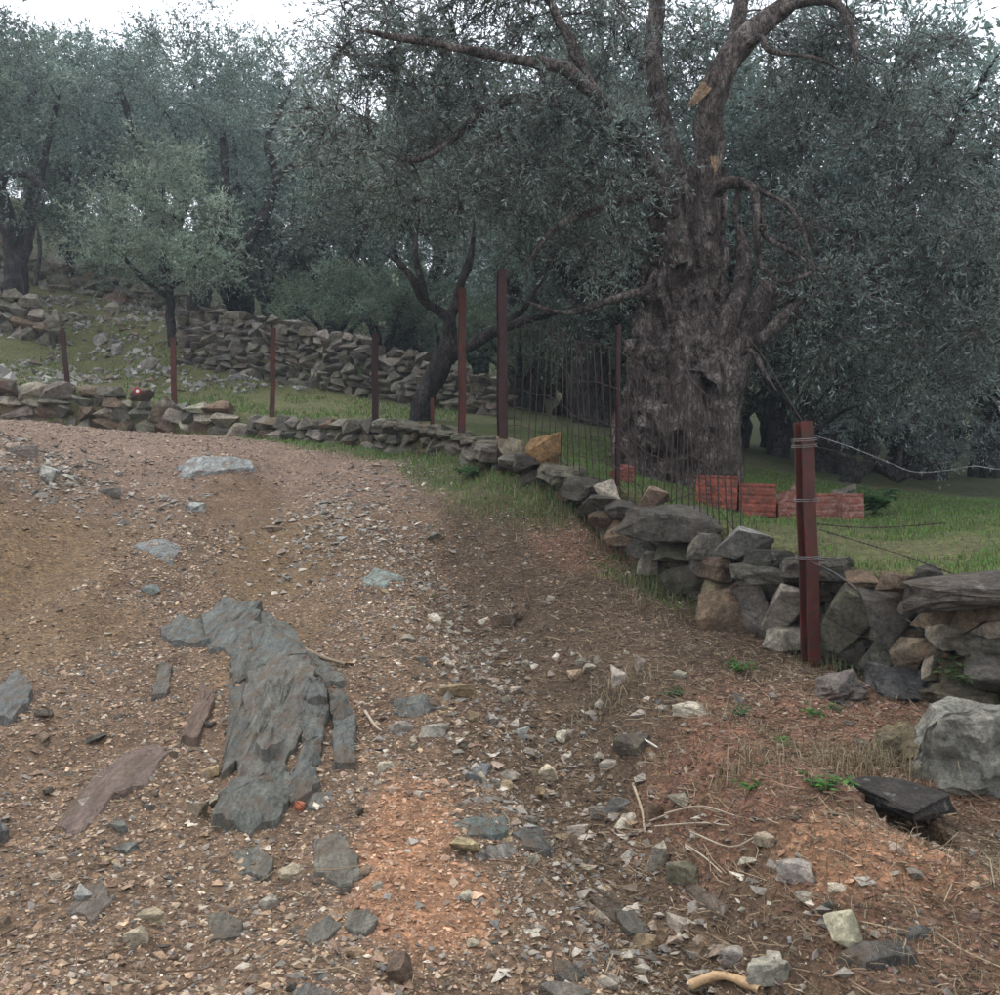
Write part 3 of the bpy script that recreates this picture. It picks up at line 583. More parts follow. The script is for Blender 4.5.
for k, (px, th, col) in enumerate(crop_px):
    pc = np.mean(px, 0); px = [tuple(pc + (np.array(q) - pc) * 1.16) for q in px]; col = tuple(.45 * a + .55 * b for a, b in zip(col, (.105, .122, .125)))
    me, c = slab(px, th * (1.0 + .13 * (k % 4)), 500 + k, (random.uniform(-.12, .12), random.uniform(-.04, .08)), .035, .1, 40, 4, .5, -.1)
    if cr is None: cr = empty('rock_outcrop', c, 'long grey-green slate bedrock breaking out of the middle of the track', 'rock')
    o = obj('rock_slab', me, M['stone'], cr, color=col); o.location = Vector(c) - Vector(cr.location)
for px, th, col, lb, nm in [
    ([(52, 826), (75, 800), (95, 780), (125, 757), (152, 745), (166, 758), (150, 790), (110, 800), (85, 830), (65, 836)], .03, (.15, .115, .105), 'purplish brown bedrock patch low in the track at lower left', 'bedrock'),
    ([(178, 470), (200, 459), (225, 460), (255, 463), (256, 472), (220, 474), (180, 480)], .06, (.25, .28, .30), 'pale blue slate outcrop high on the track below the crest', 'bedrock'),
    ([(134, 548), (150, 543), (180, 546), (178, 558), (172, 566), (160, 560)], .03, (.19, .22, .24), 'blue grey slate patch in the upper left of the track', 'bedrock'),
    ([(362, 580), (375, 572), (392, 574), (407, 581), (385, 588), (364, 588)], .04, (.20, .25, .25), 'flat blue-green slate lying alone in the middle of the track', 'slate'),
    ([(312, 845), (340, 838), (352, 850), (362, 875), (355, 890), (330, 886), (316, 876)], .03, (.15, .15, .135), 'broad grey slate left of the orange gravel patch', 'slate'),
    ([(455, 826), (478, 818), (505, 818), (510, 832), (495, 842), (468, 840)], .03, (.13, .165, .165), 'blue-green slate beside the orange gravel patch', 'slate'),
    ([(490, 848), (512, 843), (516, 855), (505, 862), (480, 858)], .035, (.18, .18, .175), 'grey squared slate below the blue-green slate', 'slate'),
    ([(512, 835), (530, 828), (555, 843), (550, 856), (525, 850)], .04, (.085, .09, .09), 'dark slate right of the blue-green slate', 'slate'),
    ([(838, 966), (870, 948), (897, 944), (920, 962), (900, 966), (868, 972)], .045, (.095, .092, .09), 'wide dark slate plate below the big cream stone at lower right', 'slate'),
    ([(895, 936), (912, 930), (932, 932), (928, 940), (908, 944)], .03, (.10, .105, .11), 'narrow dark slate above the wide dark plate at lower right', 'slate'),
    ([(616, 918), (632, 916), (650, 938), (640, 945), (622, 934)], .05, (.095, .095, .09), 'long dark slate tilted in the gully debris', 'slate'),
    ([(686, 893), (700, 892), (730, 912), (722, 920), (700, 910)], .035, (.12, .10, .085), 'brown slate lying in the gully debris right of a white stone', 'slate'),
    ([(555, 960), (575, 965), (588, 975), (575, 985), (553, 982)], .03, (.09, .09, .085), 'dark flat slate near the lower edge of the gully', 'slate'),
    ([(290, 975), (315, 968), (334, 980), (330, 1000), (292, 1000)], .025, (.14, .14, .14), 'grey slate at the bottom edge below the orange gravel', 'slate'),
    ([(345, 915), (368, 912), (378, 925), (366, 937), (346, 932)], .022, (.15, .15, .135), 'small grey slate sunk in the orange gravel', 'slate'),
    ([(305, 935), (330, 920), (342, 926), (326, 945), (308, 948)], .022, (.13, .13, .12), 'slender grey slate left of the sunk one in orange gravel', 'slate'),
    ([(230, 850), (258, 845), (275, 860), (268, 880), (236, 876)], .02, (.135, .14, .13), 'grey-green slate below the bedrock outcrop', 'slate'),
    ([(205, 925), (225, 915), (243, 925), (240, 940), (215, 942)], .04, (.12, .115, .10), 'dark brownish slate at lower left among pale pebbles', 'slate'),
    ([(0, 690), (18, 680), (31, 690), (28, 712), (10, 728), (-12, 726)], .08, (.12, .13, .135), 'grey slate block at the left edge of the track', 'slate'),
    ([(180, 746), (202, 692), (214, 695), (214, 708), (196, 746)], .09, (.13, .095, .08), 'reddish brown rock fin left of the bedrock outcrop', 'slate'),
    ([(150, 703), (160, 664), (172, 667), (168, 700)], .05, (.11, .105, .10), 'thin dark rock fin in the gravel left of the outcrop', 'slate'),
    ([(590, 900), (612, 890), (628, 905), (615, 925), (598, 918)], .02, (.11, .095, .08), 'dull brown slate half buried in the middle of the gully', 'slate'),
    ([(300, 800), (330, 795), (336, 806), (312, 814)], .025, (.14, .145, .14), 'small grey slate right below the outcrop', 'slate'),
    ([(100, 885), (112, 905), (90, 925), (66, 915), (76, 892)], .02, (.14, .125, .115), 'grey-brown slate at lower left beside a pale block', 'slate'),
    ([(390, 703), (430, 700), (440, 710), (420, 718), (392, 716)], .04, (.11, .12, .12), 'dark grey slate above the two pale stones in the track', 'slate'),
    ([(466, 778), (480, 764), (492, 768), (480, 782)], .03, (.14, .15, .165), 'small bluish slate in the gully above the cream stone', 'slate')]:
    me, c = slab(px, th * .55, int(px[0][0]) + int(px[0][1])); tag(obj(nm, me, M['stone'], None, c, color=col), lb, 'slate' if nm == 'slate' else 'rock')

# ------------------------------------------------------------------ loose stones one by one
for u, v, w, h, col, lb in [
    (852, 930, 46, 42, (.42, .40, .33), 'big cream stone at lower right above a dark slate plate'), (770, 970, 48, 26, (.40, .39, .36), 'pale grey jagged stone near the bottom right of the gully'),
    (735, 955, 34, 20, (.36, .35, .33), 'pale grey stone touching the jagged one at the bottom'), (627, 821, 25, 17, WHITE, 'white stone between two grey ones in the gully'),
    (617, 804, 28, 19, (.2, .21, .21), 'grey stone above the white stone in the gully'), (599, 811, 22, 15, (.27, .25, .22), 'tan-grey stone left of the white stone in the gully'),
    (576, 830, 23, 17, WHITE, 'whitish stone alone left of the trio in the gully'), (660, 855, 26, 32, (.34, .31, .27), 'upright pale stone in the gully beside a bundle of dry stalks'),
    (686, 872, 38, 20, (.19, .18, .14), 'flat olive grey stone right of the upright pale stone'), (682, 922, 26, 18, WHITE, 'rounded white stone low in the gully'),
    (655, 810, 20, 26, (.22, .15, .11), 'rusty brown upright stone in the gully below the bank'), (765, 838, 24, 13, (.42, .37, .30), 'pale tan flat stone at the right rim of the gully'),
    (800, 870, 42, 22, (.29, .28, .28), 'grey flat stone on the right rim of the gully'), (838, 888, 18, 11, WHITE, 'small white stone above the big cream stone'),
    (693, 709, 38, 12, WHITE, 'long white flat stone on the reddish bank'), (664, 708, 11, 8, PALE, 'small pale stone left of the long white flat stone'),
    (620, 675, 21, 27, (.5, .48, .44), 'white block standing in the bank below the grass tuft'), (641, 662, 12, 22, (.24, .22, .2), 'thin grey stone leaning right of the white block'),
    (590, 668, 13, 13, PALE, 'round pale stone left of the white block'), (581, 661, 12, 11, (.36, .34, .3), 'second pale stone left of the white block'), (598, 660, 10, 9, PALE, 'smallest pale stone beside the white block'),
    (547, 773, 25, 17, (.55, .50, .40), 'cream stone in the gully above the dark slates'), (455, 690, 38, 18, (.40, .31, .21), 'long tan stone in the middle of the track'),
    (472, 716, 20, 18, (.36, .27, .18), 'tan stone just below the long tan stone'), (493, 718, 14, 14, (.42, .41, .39), 'round whitish stone right of the tan stones'),
    (520, 733, 22, 18, (.36, .39, .42), 'bluish white angular stone in the upper gully'), (433, 730, 30, 22, (.38, .37, .34), 'larger of two pale stones side by side below the dark slate'),
    (400, 726, 27, 18, (.33, .32, .30), 'left one of two pale stones side by side below the dark slate'), (385, 766, 21, 10, (.46, .44, .38), 'cream flat stone right of the bedrock outcrop'),
    (465, 846, 30, 19, (.44, .35, .23), 'yellowish tan stone under the blue-green slate'), (533, 858, 13, 12, PALE, 'pale pebble below the dark slate right of the orange gravel'),
    (467, 896, 18, 11, (.47, .44, .38), 'cream pebble at the right rim of the orange gravel'), (298, 805, 14, 13, (.42, .16, .09), 'orange-red stone at the foot of the bedrock outcrop'),
    (195, 808, 26, 22, (.27, .23, .18), 'tan-grey stone left of the outcrop foot'), (216, 800, 16, 14, (.42, .38, .32), 'pale stone against the outcrop foot'),
    (80, 893, 26, 22, (.36, .37, .38), 'pale grey block at lower left'), (150, 917, 32, 18, (.38, .33, .26), 'tan oval stone at lower left'), (135, 937, 27, 18, (.46, .40, .33), 'pale pinkish stone at lower left'),
    (118, 826, 23, 11, (.2, .21, .21), 'small grey slab below the purplish bedrock'), (126, 850, 26, 13, (.2, .22, .22), 'bluish flat stone below the purplish bedrock'),
    (290, 873, 26, 12, (.42, .37, .30), 'pale flat stone left of the broad grey slate'), (268, 903, 22, 14, (.38, .36, .33), 'pale stone below the grey-green slate'),
    (2, 830, 18, 28, (.16, .17, .19), 'grey stone cut by the left frame edge'), (505, 620, 30, 24, (.13, .10, .08), 'dark brown slab stone on the bank edge in mid track'),
    (645, 562, 15, 20, (.3, .3, .3), 'upright pale grey stone against the wall foot'), (435, 536, 19, 11, (.19, .2, .2), 'grey flat stone in the upper right of the track'),
    (195, 507, 22, 12, (.36, .40, .43), 'bluish white stone below the pale blue outcrop'), (150, 588, 19, 12, (.22, .26, .28), 'bluish stone below the blue grey slate patch'),
    (45, 472, 28, 22, (.34, .37, .38), 'whitish blue rock on the left ridge of the track'), (110, 491, 22, 12, (.22, .21, .21), 'grey rock at the end of the left stony ridge'), (20, 450, 30, 14, (.30, .29, .29), 'pale slaty rock near the top of the left ridge'),
    (550, 598, 11, 8, PALE, 'small pale stone on the bank above mid track'), (628, 574, 9, 8, WHITE, 'tiny white stone by the grass tuft on the bank'), (530, 932, 17, 10, WHITE, 'white pebble below the dark slates'),
    (830, 905, 16, 16, (.13, .13, .12), 'dark stone between the white pebble and the big cream stone'), (806, 897, 20, 12, (.36, .35, .32), 'pale slanted stone left of the big cream stone'),
    (975, 915, 18, 14, (.36, .27, .23), 'pinkish stone near the right edge'), (568, 1000, 60, 20, (.14, .13, .12), 'grey stone cut by the bottom edge'), (610, 765, 23, 12, (.36, .34, .30), 'pale oval stone in the upper gully right'),
    (635, 745, 42, 22, (.13, .11, .095), 'dark brown stone under a white twig in the upper gully')]:
    flat = h / w < .62
    ground_stone(u, v, w, h, col, lb, random.choice(SLABR) if flat and w > 20 else random.choice(ROUGH), .7, 1.0)
LAND = [('big cream stone', 852, 930), ('pale jagged stone at the bottom', 770, 970), ('white stone trio in the gully', 615, 812), ('upright pale stone', 660, 855), ('rounded white stone low in the gully', 682, 922), ('grey flat stone on the gully rim', 800, 870),
        ('long white flat stone', 693, 709), ('white block in the bank', 620, 675), ('cream stone in the gully', 547, 773), ('long tan stone in mid track', 455, 690), ('two pale stones side by side', 416, 728), ('blue-green slate', 482, 830), ('orange gravel patch', 400, 880), ('orange-red stone', 298, 805),
        ('bedrock outcrop', 265, 740), ('pale grey block at lower left', 80, 893), ('tan oval stone', 150, 917), ('purplish bedrock', 110, 790), ('left-edge slate block', 12, 703), ('rock fins', 185, 710), ('grey-green slate below the outcrop', 252, 863), ('broad grey slate', 335, 865), ('bottom-edge grey slate', 312, 985), ('lone blue-green slate', 385, 581),
        ('blue grey slate patch', 157, 555), ('dark brown slab stone', 505, 620), ('wide dark slate plate', 880, 958), ('burrow', 905, 812), ('bright green weed', 824, 790), ('orange-tan root', 725, 990), ('dark slates of the lower gully', 570, 972), ('long tilted slate', 632, 930), ('bluish stone of the upper track', 150, 588)]
used = {}
def place_label(kind, x, y, z):
    u, v = CU + F * x / y, V0 - F * (z - CZ) / y; nm, lu, lv = min(LAND, key=lambda q: (q[1] - u) ** 2 + (q[2] - v) ** 2); dx, dy = u - lu, v - lv; ds = math.hypot(dx, dy)
    sd = ('right of' if dx > 0 else 'left of') if abs(dx) > abs(dy) else ('below' if dy > 0 else 'above')
    far = 'close ' if ds < 35 else ('some way ' if ds < 75 else 'well ')
    return f'small {kind} {far}{sd} the {nm}'
kinds = [(GREY, 'small grey stone loose in the track gravel', 'loose grey stones on the track'), (TAN, 'small tan stone loose in the track gravel', 'loose tan stones on the track'), (PALE, 'small pale stone loose in the track gravel', 'loose pale stones on the track'),
         (DARK, 'small dark slate chip loose in the track gravel', 'loose dark slate chips on the track'), ((.2, .15, .12), 'small brown stone loose in the track gravel', 'loose brown stones on the track')]
def spot(rmin, rmax, a=30):
    r = random.uniform(rmin, rmax); t = R(random.uniform(-a, a)); return r * math.sin(t), r * math.cos(t)
n = 0
while n < 130:
    x, y = spot(2.6, 6.2)
    if wall_side(np.array([x]), np.array([y]))[0] > -.5: continue
    c, lb, gr = random.choices(kinds, (4, 3, 3, 2, 3))[0]; w = min(.13, random.lognormvariate(math.log(.05), .35)); z = h1(x, y)
    tag(obj('stone', random.choice(SMALL), M['stone'], None, (x, y, z + w * .08), (random.uniform(-.35, .35), random.uniform(-.35, .35), random.uniform(0, 6.3)), (w, w * random.uniform(.55, .95), w * random.uniform(.3, .6)), jc(c, .25)), place_label(lb[6:].replace(' loose in the track gravel', ''), x, y, z), 'stone', gr); n += 1

n = 0
while n < 58:
    y = random.uniform(2.9, 7.4); x = float(np.interp(y, [2.5, 3.3, 4.0, 5.3, 6.6, 8.0], [.9, .55, .3, .1, -.15, -.5])) + random.gauss(0, .3)
    if abs(x / y) > .5: continue
    c, kd = random.choice([(PALE, 'pale gully stone'), ((.40, .37, .31), 'pale gully stone'), (WHITE, 'whitish gully stone'), ((.27, .25, .22), 'greyish gully stone'), ((.36, .29, .2), 'sandy gully stone')]); w = random.uniform(.05, .115); z = h1(x, y)
    tag(obj('stone', random.choice(ROUGH + SMALL[:8]), M['stone'], None, (x, y, z + w * .08), (random.uniform(-.3, .3), random.uniform(-.3, .3), random.uniform(0, 6.3)), (w, w * random.uniform(.65, .95), w * random.uniform(.45, .7)), jc(c, .15)), place_label(kd, x, y, z), 'stone', 'pale stones washed into the gully'); n += 1
# ------------------------------------------------------------------ gravel, uncounted
PAL = np.array([(.33, .235, .15), (.245, .16, .10), (.195, .168, .138), (.46, .395, .305), (.085, .072, .058), (.26, .172, .122), (.135, .128, .112), (.36, .28, .195)])
ORG = np.array([(.38, .222, .135), (.32, .175, .10), (.42, .28, .185), (.26, .14, .082), (.32, .225, .155)]); REDP = np.array([(.26, .14, .10), (.20, .10, .07), (.33, .20, .145), (.14, .075, .055), (.3, .24, .18)])
def pal_track(z, n, rs, x, y):
    c = PAL[rs.choice(len(PAL), n, p=[.2, .19, .13, .09, .1, .15, .06, .08])]
    o = rs.uniform(0, 1, n) < z['orange'] * 1.1; c[o] = ORG[rs.integers(0, 5, o.sum())]
    e = (rs.uniform(0, 1, n) < z['red'] * .85) & ~o; c[e] = REDP[rs.integers(0, 5, e.sum())]
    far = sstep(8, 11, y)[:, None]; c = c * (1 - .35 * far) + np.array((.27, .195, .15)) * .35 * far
    m = z['mud'][:, None] * .6; c = c * (1 - m) + np.array((.17, .115, .065)) * m
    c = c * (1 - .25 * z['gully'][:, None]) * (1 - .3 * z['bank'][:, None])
    return c * np.exp(rs.normal(-.04, .24, (n, 1)))
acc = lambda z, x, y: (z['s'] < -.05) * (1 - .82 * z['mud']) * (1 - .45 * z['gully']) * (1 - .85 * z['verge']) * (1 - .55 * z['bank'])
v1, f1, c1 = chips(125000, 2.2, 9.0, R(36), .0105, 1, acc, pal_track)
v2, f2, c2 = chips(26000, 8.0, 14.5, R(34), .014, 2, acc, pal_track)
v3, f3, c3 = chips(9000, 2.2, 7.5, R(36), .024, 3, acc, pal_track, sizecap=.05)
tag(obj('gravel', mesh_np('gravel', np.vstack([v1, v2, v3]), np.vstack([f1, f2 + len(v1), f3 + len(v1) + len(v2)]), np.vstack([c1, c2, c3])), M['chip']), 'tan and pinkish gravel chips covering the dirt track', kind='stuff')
# rubble piled in the gully, on the left ridge and below the crest
def acc_r(z, x, y):
    g = G(30, 460); h = G(330, 520)
    ridge = np.exp(-((x - g[0]) / 1.0) ** 2 - ((y - g[1]) / 1.0) ** 2); up = np.exp(-((x - h[0]) / .5) ** 2 - ((y - h[1]) / .9) ** 2); cx = np.interp(y, [2.5, 4, 5.3, 6.6, 8, 9.5], [.8, .3, .05, -.15, -.6, -1.1])
    mid = .9 * np.exp(-((x - cx) / .42) ** 2) * (y > 3)
    return np.maximum(np.maximum(ridge, up), mid) * (z['s'] < -.1)
PALE_P = np.array([(.36, .315, .255), (.26, .23, .19), (.44, .385, .31), (.17, .15, .125), (.29, .22, .165), (.23, .22, .195)])
v, f, c = chips(19000, 2.6, 11.5, R(33), .032, 4, acc_r, lambda z, n, rs, x, y: PALE_P[rs.integers(0, 6, n)] * rs.uniform(.6, 1.1, (n, 1)), sizecap=.085, tiltmax=.5, lift=.1)
gr_, gu_ = G(35, 462), G(330, 520)
def acc_s(z, x, y):
    rx = (x - gr_[0]) * .45 + (y - gr_[1]) * .9; ry = (x - gr_[0]) * .9 - (y - gr_[1]) * .45
    return np.maximum(np.exp(-(rx / .55) ** 2 - (ry / 1.3) ** 2), .8 * np.exp(-((x - gu_[0]) / .45) ** 2 - ((y - gu_[1]) / 1.1) ** 2)) * (z['s'] < -.1)
v2, f2, c2 = chips(16000, 7.4, 11.5, R(33), .042, 6, acc_s, lambda z, n, rs, x, y: PALE_P[rs.integers(0, 6, n)] * rs.uniform(.55, 1.15, (n, 1)), sizecap=.15, tiltmax=.6, lift=.12)
f = np.vstack([f, f2 + len(v)]); v = np.vstack([v, v2]); c = np.vstack([c, c2])
tag(obj('rubble', mesh_np('rubble', v, f, c), M['chip']), 'pale slaty rubble washed into the channel and the left ridge', kind='stuff')

# ------------------------------------------------------------------ dry stalks, needles and twigs, uncounted
def sticks(n, rmin, rmax, amax, ln, th, seed, accept, pal, up=.25):
    rs = np.random.default_rng(seed); r = rs.uniform(rmin, rmax, n); t = rs.uniform(-amax, amax, n); x, y = r * np.sin(t), r * np.cos(t)
    z = zone_masks(x, y); k = (rs.uniform(0, 1, n) < accept(z, x, y)) & ~z['pit']; x, y = x[k], y[k]; n = len(x); h = H(x, y)
    L = ln * np.exp(rs.normal(0, .5, n)); a = rs.uniform(0, 6.28, n); e = rs.normal(0, up, n)
    d = np.c_[np.cos(a) * np.cos(e), np.sin(a) * np.cos(e), np.abs(np.sin(e))]; w = np.c_[-np.sin(a), np.cos(a), np.zeros(n)] ; uvec = np.cross(d, w)
    T = (th * rs.uniform(.6, 1.5, n))[:, None]; c0 = np.c_[x, y, h + .003]; bend = w * (L * rs.normal(0, .12, n))[:, None]
    vs = []
    for k, q in enumerate((0, .5, 1)):
        ctr = c0 + d * (L * q)[:, None] + (bend if k == 1 else 0); s = T * (1 - .35 * q)
        vs += [ctr + w * s, ctr - w * s * .5 + uvec * s, ctr - w * s * .5 - uvec * s]
    v = np.stack(vs, 1); fc = []
    for k in (0, 3):
        for q in range(3): fc.append((k + q, k + (q + 1) % 3, k + 3 + (q + 1) % 3, k + 3 + q))
    col = np.array(pal)[rs.integers(0, len(pal), n)] * rs.uniform(.7, 1.2, (n, 1))
    return v.reshape(-1, 3), (np.array(fc)[None] + np.arange(n)[:, None, None] * 9).reshape(-1, 4), np.repeat(col[:, None], 9, 1).reshape(-1, 3)
SP = [(.20, .145, .09), (.13, .088, .055), (.29, .225, .145), (.09, .06, .04), (.17, .105, .068)]
a_ = sticks(52000, 2.3, 8.5, R(36), .05, .0019, 11, lambda z, x, y: np.clip(.1 + 1.1 * z['gully'] + .9 * z['red'] + 1. * z['bank'], 0, 1) * (z['s'] < 0) * (1 - .8 * z['mud']) * (1 - .8 * z['orange']), SP)
b_ = sticks(900, 2.4, 6.5, R(36), .11, .0024, 12, lambda z, x, y: np.clip(.1 + z['gully'], 0, 1) * (z['s'] < 0), SP, .15)
tag(obj('dry_litter', mesh_np('dry_litter', np.vstack([a_[0], b_[0]]), np.vstack([a_[1], b_[1] + len(a_[0])]), np.vstack([a_[2], b_[2]])), M['litter']), 'dry straw, needles and twigs littering the bank and gully', kind='stuff')
# single sticks
def stick(px, r0, r1, col, lb, lift=.02, nm='stick'):
    p = []
    for k, (u, v) in enumerate(px): g = G(u, v); p.append((g[0], g[1], g[2] + lift))
    q = catmull(p, .03); g = Geo(); g.tube(q - q[0], np.linspace(r0, r1, len(q)), 7, .25, int(px[0][0]), 30)
    m = g.mesh('stick'); mat = M['litter']; a = m.attributes.new('Col', 'FLOAT_COLOR', 'POINT'); a.data.foreach_set('color', np.tile(np.array((*col, 1), np.float32), len(m.vertices)))
    return tag(obj(nm, m, mat, None, tuple(q[0])), lb, 'stick')
stick([(293, 648), (320, 660), (346, 668)], .018, .01, (.2, .15, .1), 'brown stick lying across the bedrock outcrop')
stick([(633, 788), (642, 815), (645, 838)], .007, .005, (.34, .27, .18), 'short tan stick standing beside the rusty brown stone')
stick([(690, 995), (715, 985), (735, 988), (760, 1000)], .016, .013, (.42, .28, .15), 'thick orange-tan root at the bottom edge', .03, 'root')
stick([(620, 742), (640, 742), (658, 752)], .006, .004, (.5, .46, .4), 'white bent twig in the upper gully')
stick([(365, 715), (375, 730), (382, 735)], .008, .005, (.38, .31, .23), 'pale short stick right of the outcrop')
for k, px in enumerate([[(650, 828), (690, 815), (720, 820)], [(655, 835), (700, 832), (730, 835)], [(690, 842), (730, 858), (755, 848)], [(665, 825), (700, 818), (735, 828)], [(685, 858), (705, 872), (722, 888)]]):
    s = stick(px, .004, .003, (.33, .27, .2), 'thin dry stalk fallen across the gully near the upright pale stone', .03 + .006 * k); s['group'] = 'dry stalks in the gully'

# ------------------------------------------------------------------ grass and weeds
def blades(pos, hgt, wid, cols, seed, lean=.45):
    """curved two-segment grass blades at given ground points"""
    rs = np.random.default_rng(seed); n = len(pos); a = rs.uniform(0, 6.28, n); L = hgt * np.exp(rs.normal(0, .35, n)); ln = np.abs(rs.normal(0, lean, n))
    side = np.c_[-np.sin(a), np.cos(a), np.zeros(n)] * wid * rs.uniform(.6, 1.4, (n, 1)); fwd = np.c_[np.cos(a), np.sin(a), np.zeros(n)]
    mid = pos + fwd * (L * ln * .35)[:, None] + np.c_[0 * L, 0 * L, L * .6]; tip = pos + fwd * (L * ln)[:, None] + np.c_[0 * L, 0 * L, L * (1 - .35 * ln)]
    v = np.stack([pos - side, pos + side, mid + side * .7, mid - side * .7, tip], 1)
    f3 = np.array([[0, 1, 2], [0, 2, 3], [3, 2, 4]])
    c = np.array(cols)[rs.integers(0, len(cols), n)] * rs.uniform(.7, 1.25, (n, 1))
    return v.reshape(-1, 3), (f3[None] + np.arange(n)[:, None, None] * 5).reshape(-1, 3), np.repeat(c[:, None], 5, 1).reshape(-1, 3)
GP = [(.07, .10, .03), (.10, .13, .045), (.14, .15, .06), (.19, .17, .09), (.05, .08, .025)]; GF = [(.065, .14, .025), (.09, .18, .035), (.12, .17, .045)]; DRY = [(.21, .165, .095), (.16, .115, .065), (.27, .215, .13), (.12, .09, .05)]
def scatter(n, rmin, rmax, a0, a1, accept, seed):
    rs = np.random.default_rng(seed); r = rs.uniform(rmin, rmax, n); t = R(a0) + rs.uniform(0, 1, n) * R(a1 - a0); x, y = r * np.sin(t), r * np.cos(t); z = zone_masks(x, y)
    k = (rs.uniform(0, 1, n) < accept(z, x, y)) & ~z['pit']; x, y = x[k], y[k]; return np.c_[x, y, H(x, y) - .004]
def stuff(name, geo, mat, lb):
    v, f, c, n = [], [], [], 0
    for a in geo: v.append(a[0]); f.append(a[1] + n); c.append(a[2]); n += len(a[0])
    return tag(obj(name, mesh_np(name, np.vstack(v), np.vstack(f), np.vstack(c)), mat), lb, kind='stuff')
g1 = blades(scatter(95000, 5.6, 14, 2, 38, lambda z, x, y: (z['s'] > .25) * np.clip(.65 + 1.3 * z['w'], .1, 1), 5), .032, .0032, GP[:3] + GF, 5)
stuff('meadow_grass', [g1], M['grass'], 'short olive-green grass on the terrace behind the near wall')
g2 = blades(scatter(60000, 7.0, 15.5, -28, 12, lambda z, x, y: z['verge'] * (z['s'] < .05), 6), .042, .0036, GF + GP[:2], 6)
stuff('verge_grass', [g2], M['grass'], 'bright green grass strip along the foot of the low wall')
g3 = blades(scatter(42000, 14.5, 24, -36, -2, lambda z, x, y: (z['s'] > .3) * np.clip(.7 + 1.2 * z['w'], .0, 1), 7), .05, .008, GP[1:4] + GF, 7)
stuff('terrace_grass', [g3], M['grass'], 'mossy green grass on the terraces at left')
g5 = blades(scatter(60000, 4.6, 12.5, -8, 36, lambda z, x, y: np.exp(-((z['s'] + .10) / .14) ** 2) * np.clip(.45 + 1.4 * z['w'], 0, 1), 18), .085, .0028, GP + GF[:2] + DRY[:2], 18, .8)
stuff('wall_foot_grass', [g5], M['grass'], 'rank grass and weeds along the foot of the stone walls')
g4 = blades(scatter(34000, 3.2, 9.5, 0, 36, lambda z, x, y: (z['s'] < -.02) * np.clip(1.1 * sstep(-1.1, -.1, z['s']) * np.clip(.4 + z['w'], 0, 1) + .5 * z['red'] * (z['w'] > .05), 0, 1), 8), .06, .0018, DRY, 8, .9)
stuff('dry_grass', [g4], M['grass'], 'withered straw-coloured grass on the bank below the near wall')
def plant(u, v, n, hgt, leaf, cols, lb, cat='weed', name='weed', spread=.1, seed=0, lean=.9, z=None):
    """a small plant: stems and broad leaves rising from one spot"""
    x, y, z0 = G(u, v) if z is None else z; rs = np.random.default_rng(seed + int(u)); e = empty(name, (x, y, z0), lb, cat)
    st = Geo(); lv, lf, lc, m = [], [], [], 0
    for k in range(n):
        a = rs.uniform(0, 6.28); L = hgt * rs.uniform(.6, 1.2); d = np.array([math.cos(a) * spread * rs.uniform(.4, 1.3), math.sin(a) * spread * rs.uniform(.4, 1.3), L])
        p = catmull([(0, 0, 0), d * (.4, .4, .6), d], .02); st.tube(p, np.linspace(.0022, .001, len(p)), 4)
        for q in range(int(rs.integers(4, 8))):
            t = rs.uniform(.3, 1); b = p[min(len(p) - 1, int(t * len(p)))]; ang = rs.uniform(0, 6.28); fd = np.array([math.cos(ang), math.sin(ang), rs.uniform(-.2, .6)]); fd /= np.linalg.norm(fd); sd = np.cross(fd, [0, 0, 1.]); sd /= np.linalg.norm(sd); l = leaf * rs.uniform(.6, 1.3)
            lv.append(np.array([b, b + fd * l * .45 + sd * l * .27, b + fd * l + [0, 0, -.2 * l], b + fd * l * .45 - sd * l * .27])); lf.append(np.array([[0, 1, 2, 3]]) + m); m += 4; lc.append(np.tile(np.array(cols[rs.integers(len(cols))]) * rs.uniform(.7, 1.3), (4, 1)))
    obj('stems', mesh_np('stems', np.vstack(st.v), np.vstack(st.f), np.tile((.08, .11, .04), (st.n, 1)), True), M['grass'], e)
    obj('leaves', mesh_np('leaves', np.vstack(lv), np.vstack(lf), np.vstack(lc)), M['grass'], e); return e
BR = [(.06, .16, .03), (.09, .2, .04), (.05, .12, .03)]; DG = [(.03, .075, .03), (.04, .09, .03)]
plant(824, 790, 16, .05, .035, BR, 'bright green weed on the reddish bank above the burrow')
plant(784, 748, 9, .04, .03, BR, 'small green weed on the reddish bank near the long white stone', spread=.05)
plant(742, 672, 16, .05, .035, BR, 'green weed cluster right of the tan wedge-shaped stone', spread=.14)
plant(675, 697, 9, .03, .03, DG, 'dark green weed by the long white flat stone', spread=.07)
plant(745, 716, 10, .03, .03, DG, 'low dark green weed in mid bank', spread=.08)
plant(815, 712, 11, .03, .03, BR, 'low green weed left of the dark slate boulder', spread=.11)
plant(752, 790, 8, .03, .028, BR, 'sparse green weed at the left rim of the reddish bank', spread=.06)
plant(472, 478, 14, .12, .09, DG, 'dark green leafy plant at the end of the low wall', spread=.16)
plant(965, 690, 20, .13, .05, [(.05, .08, .03), (.07, .1, .04)], 'leafy green clump growing from the right-hand wall', spread=.18, z=P(965, 688, 5.2))
x_, y_, z_ = on_slope(874, 9.5)
plant(874, 515, 20, .22, .13, DG, 'broad-leaved dark green plant at the right end of the red bricks', spread=.16, z=(x_, y_, z_))
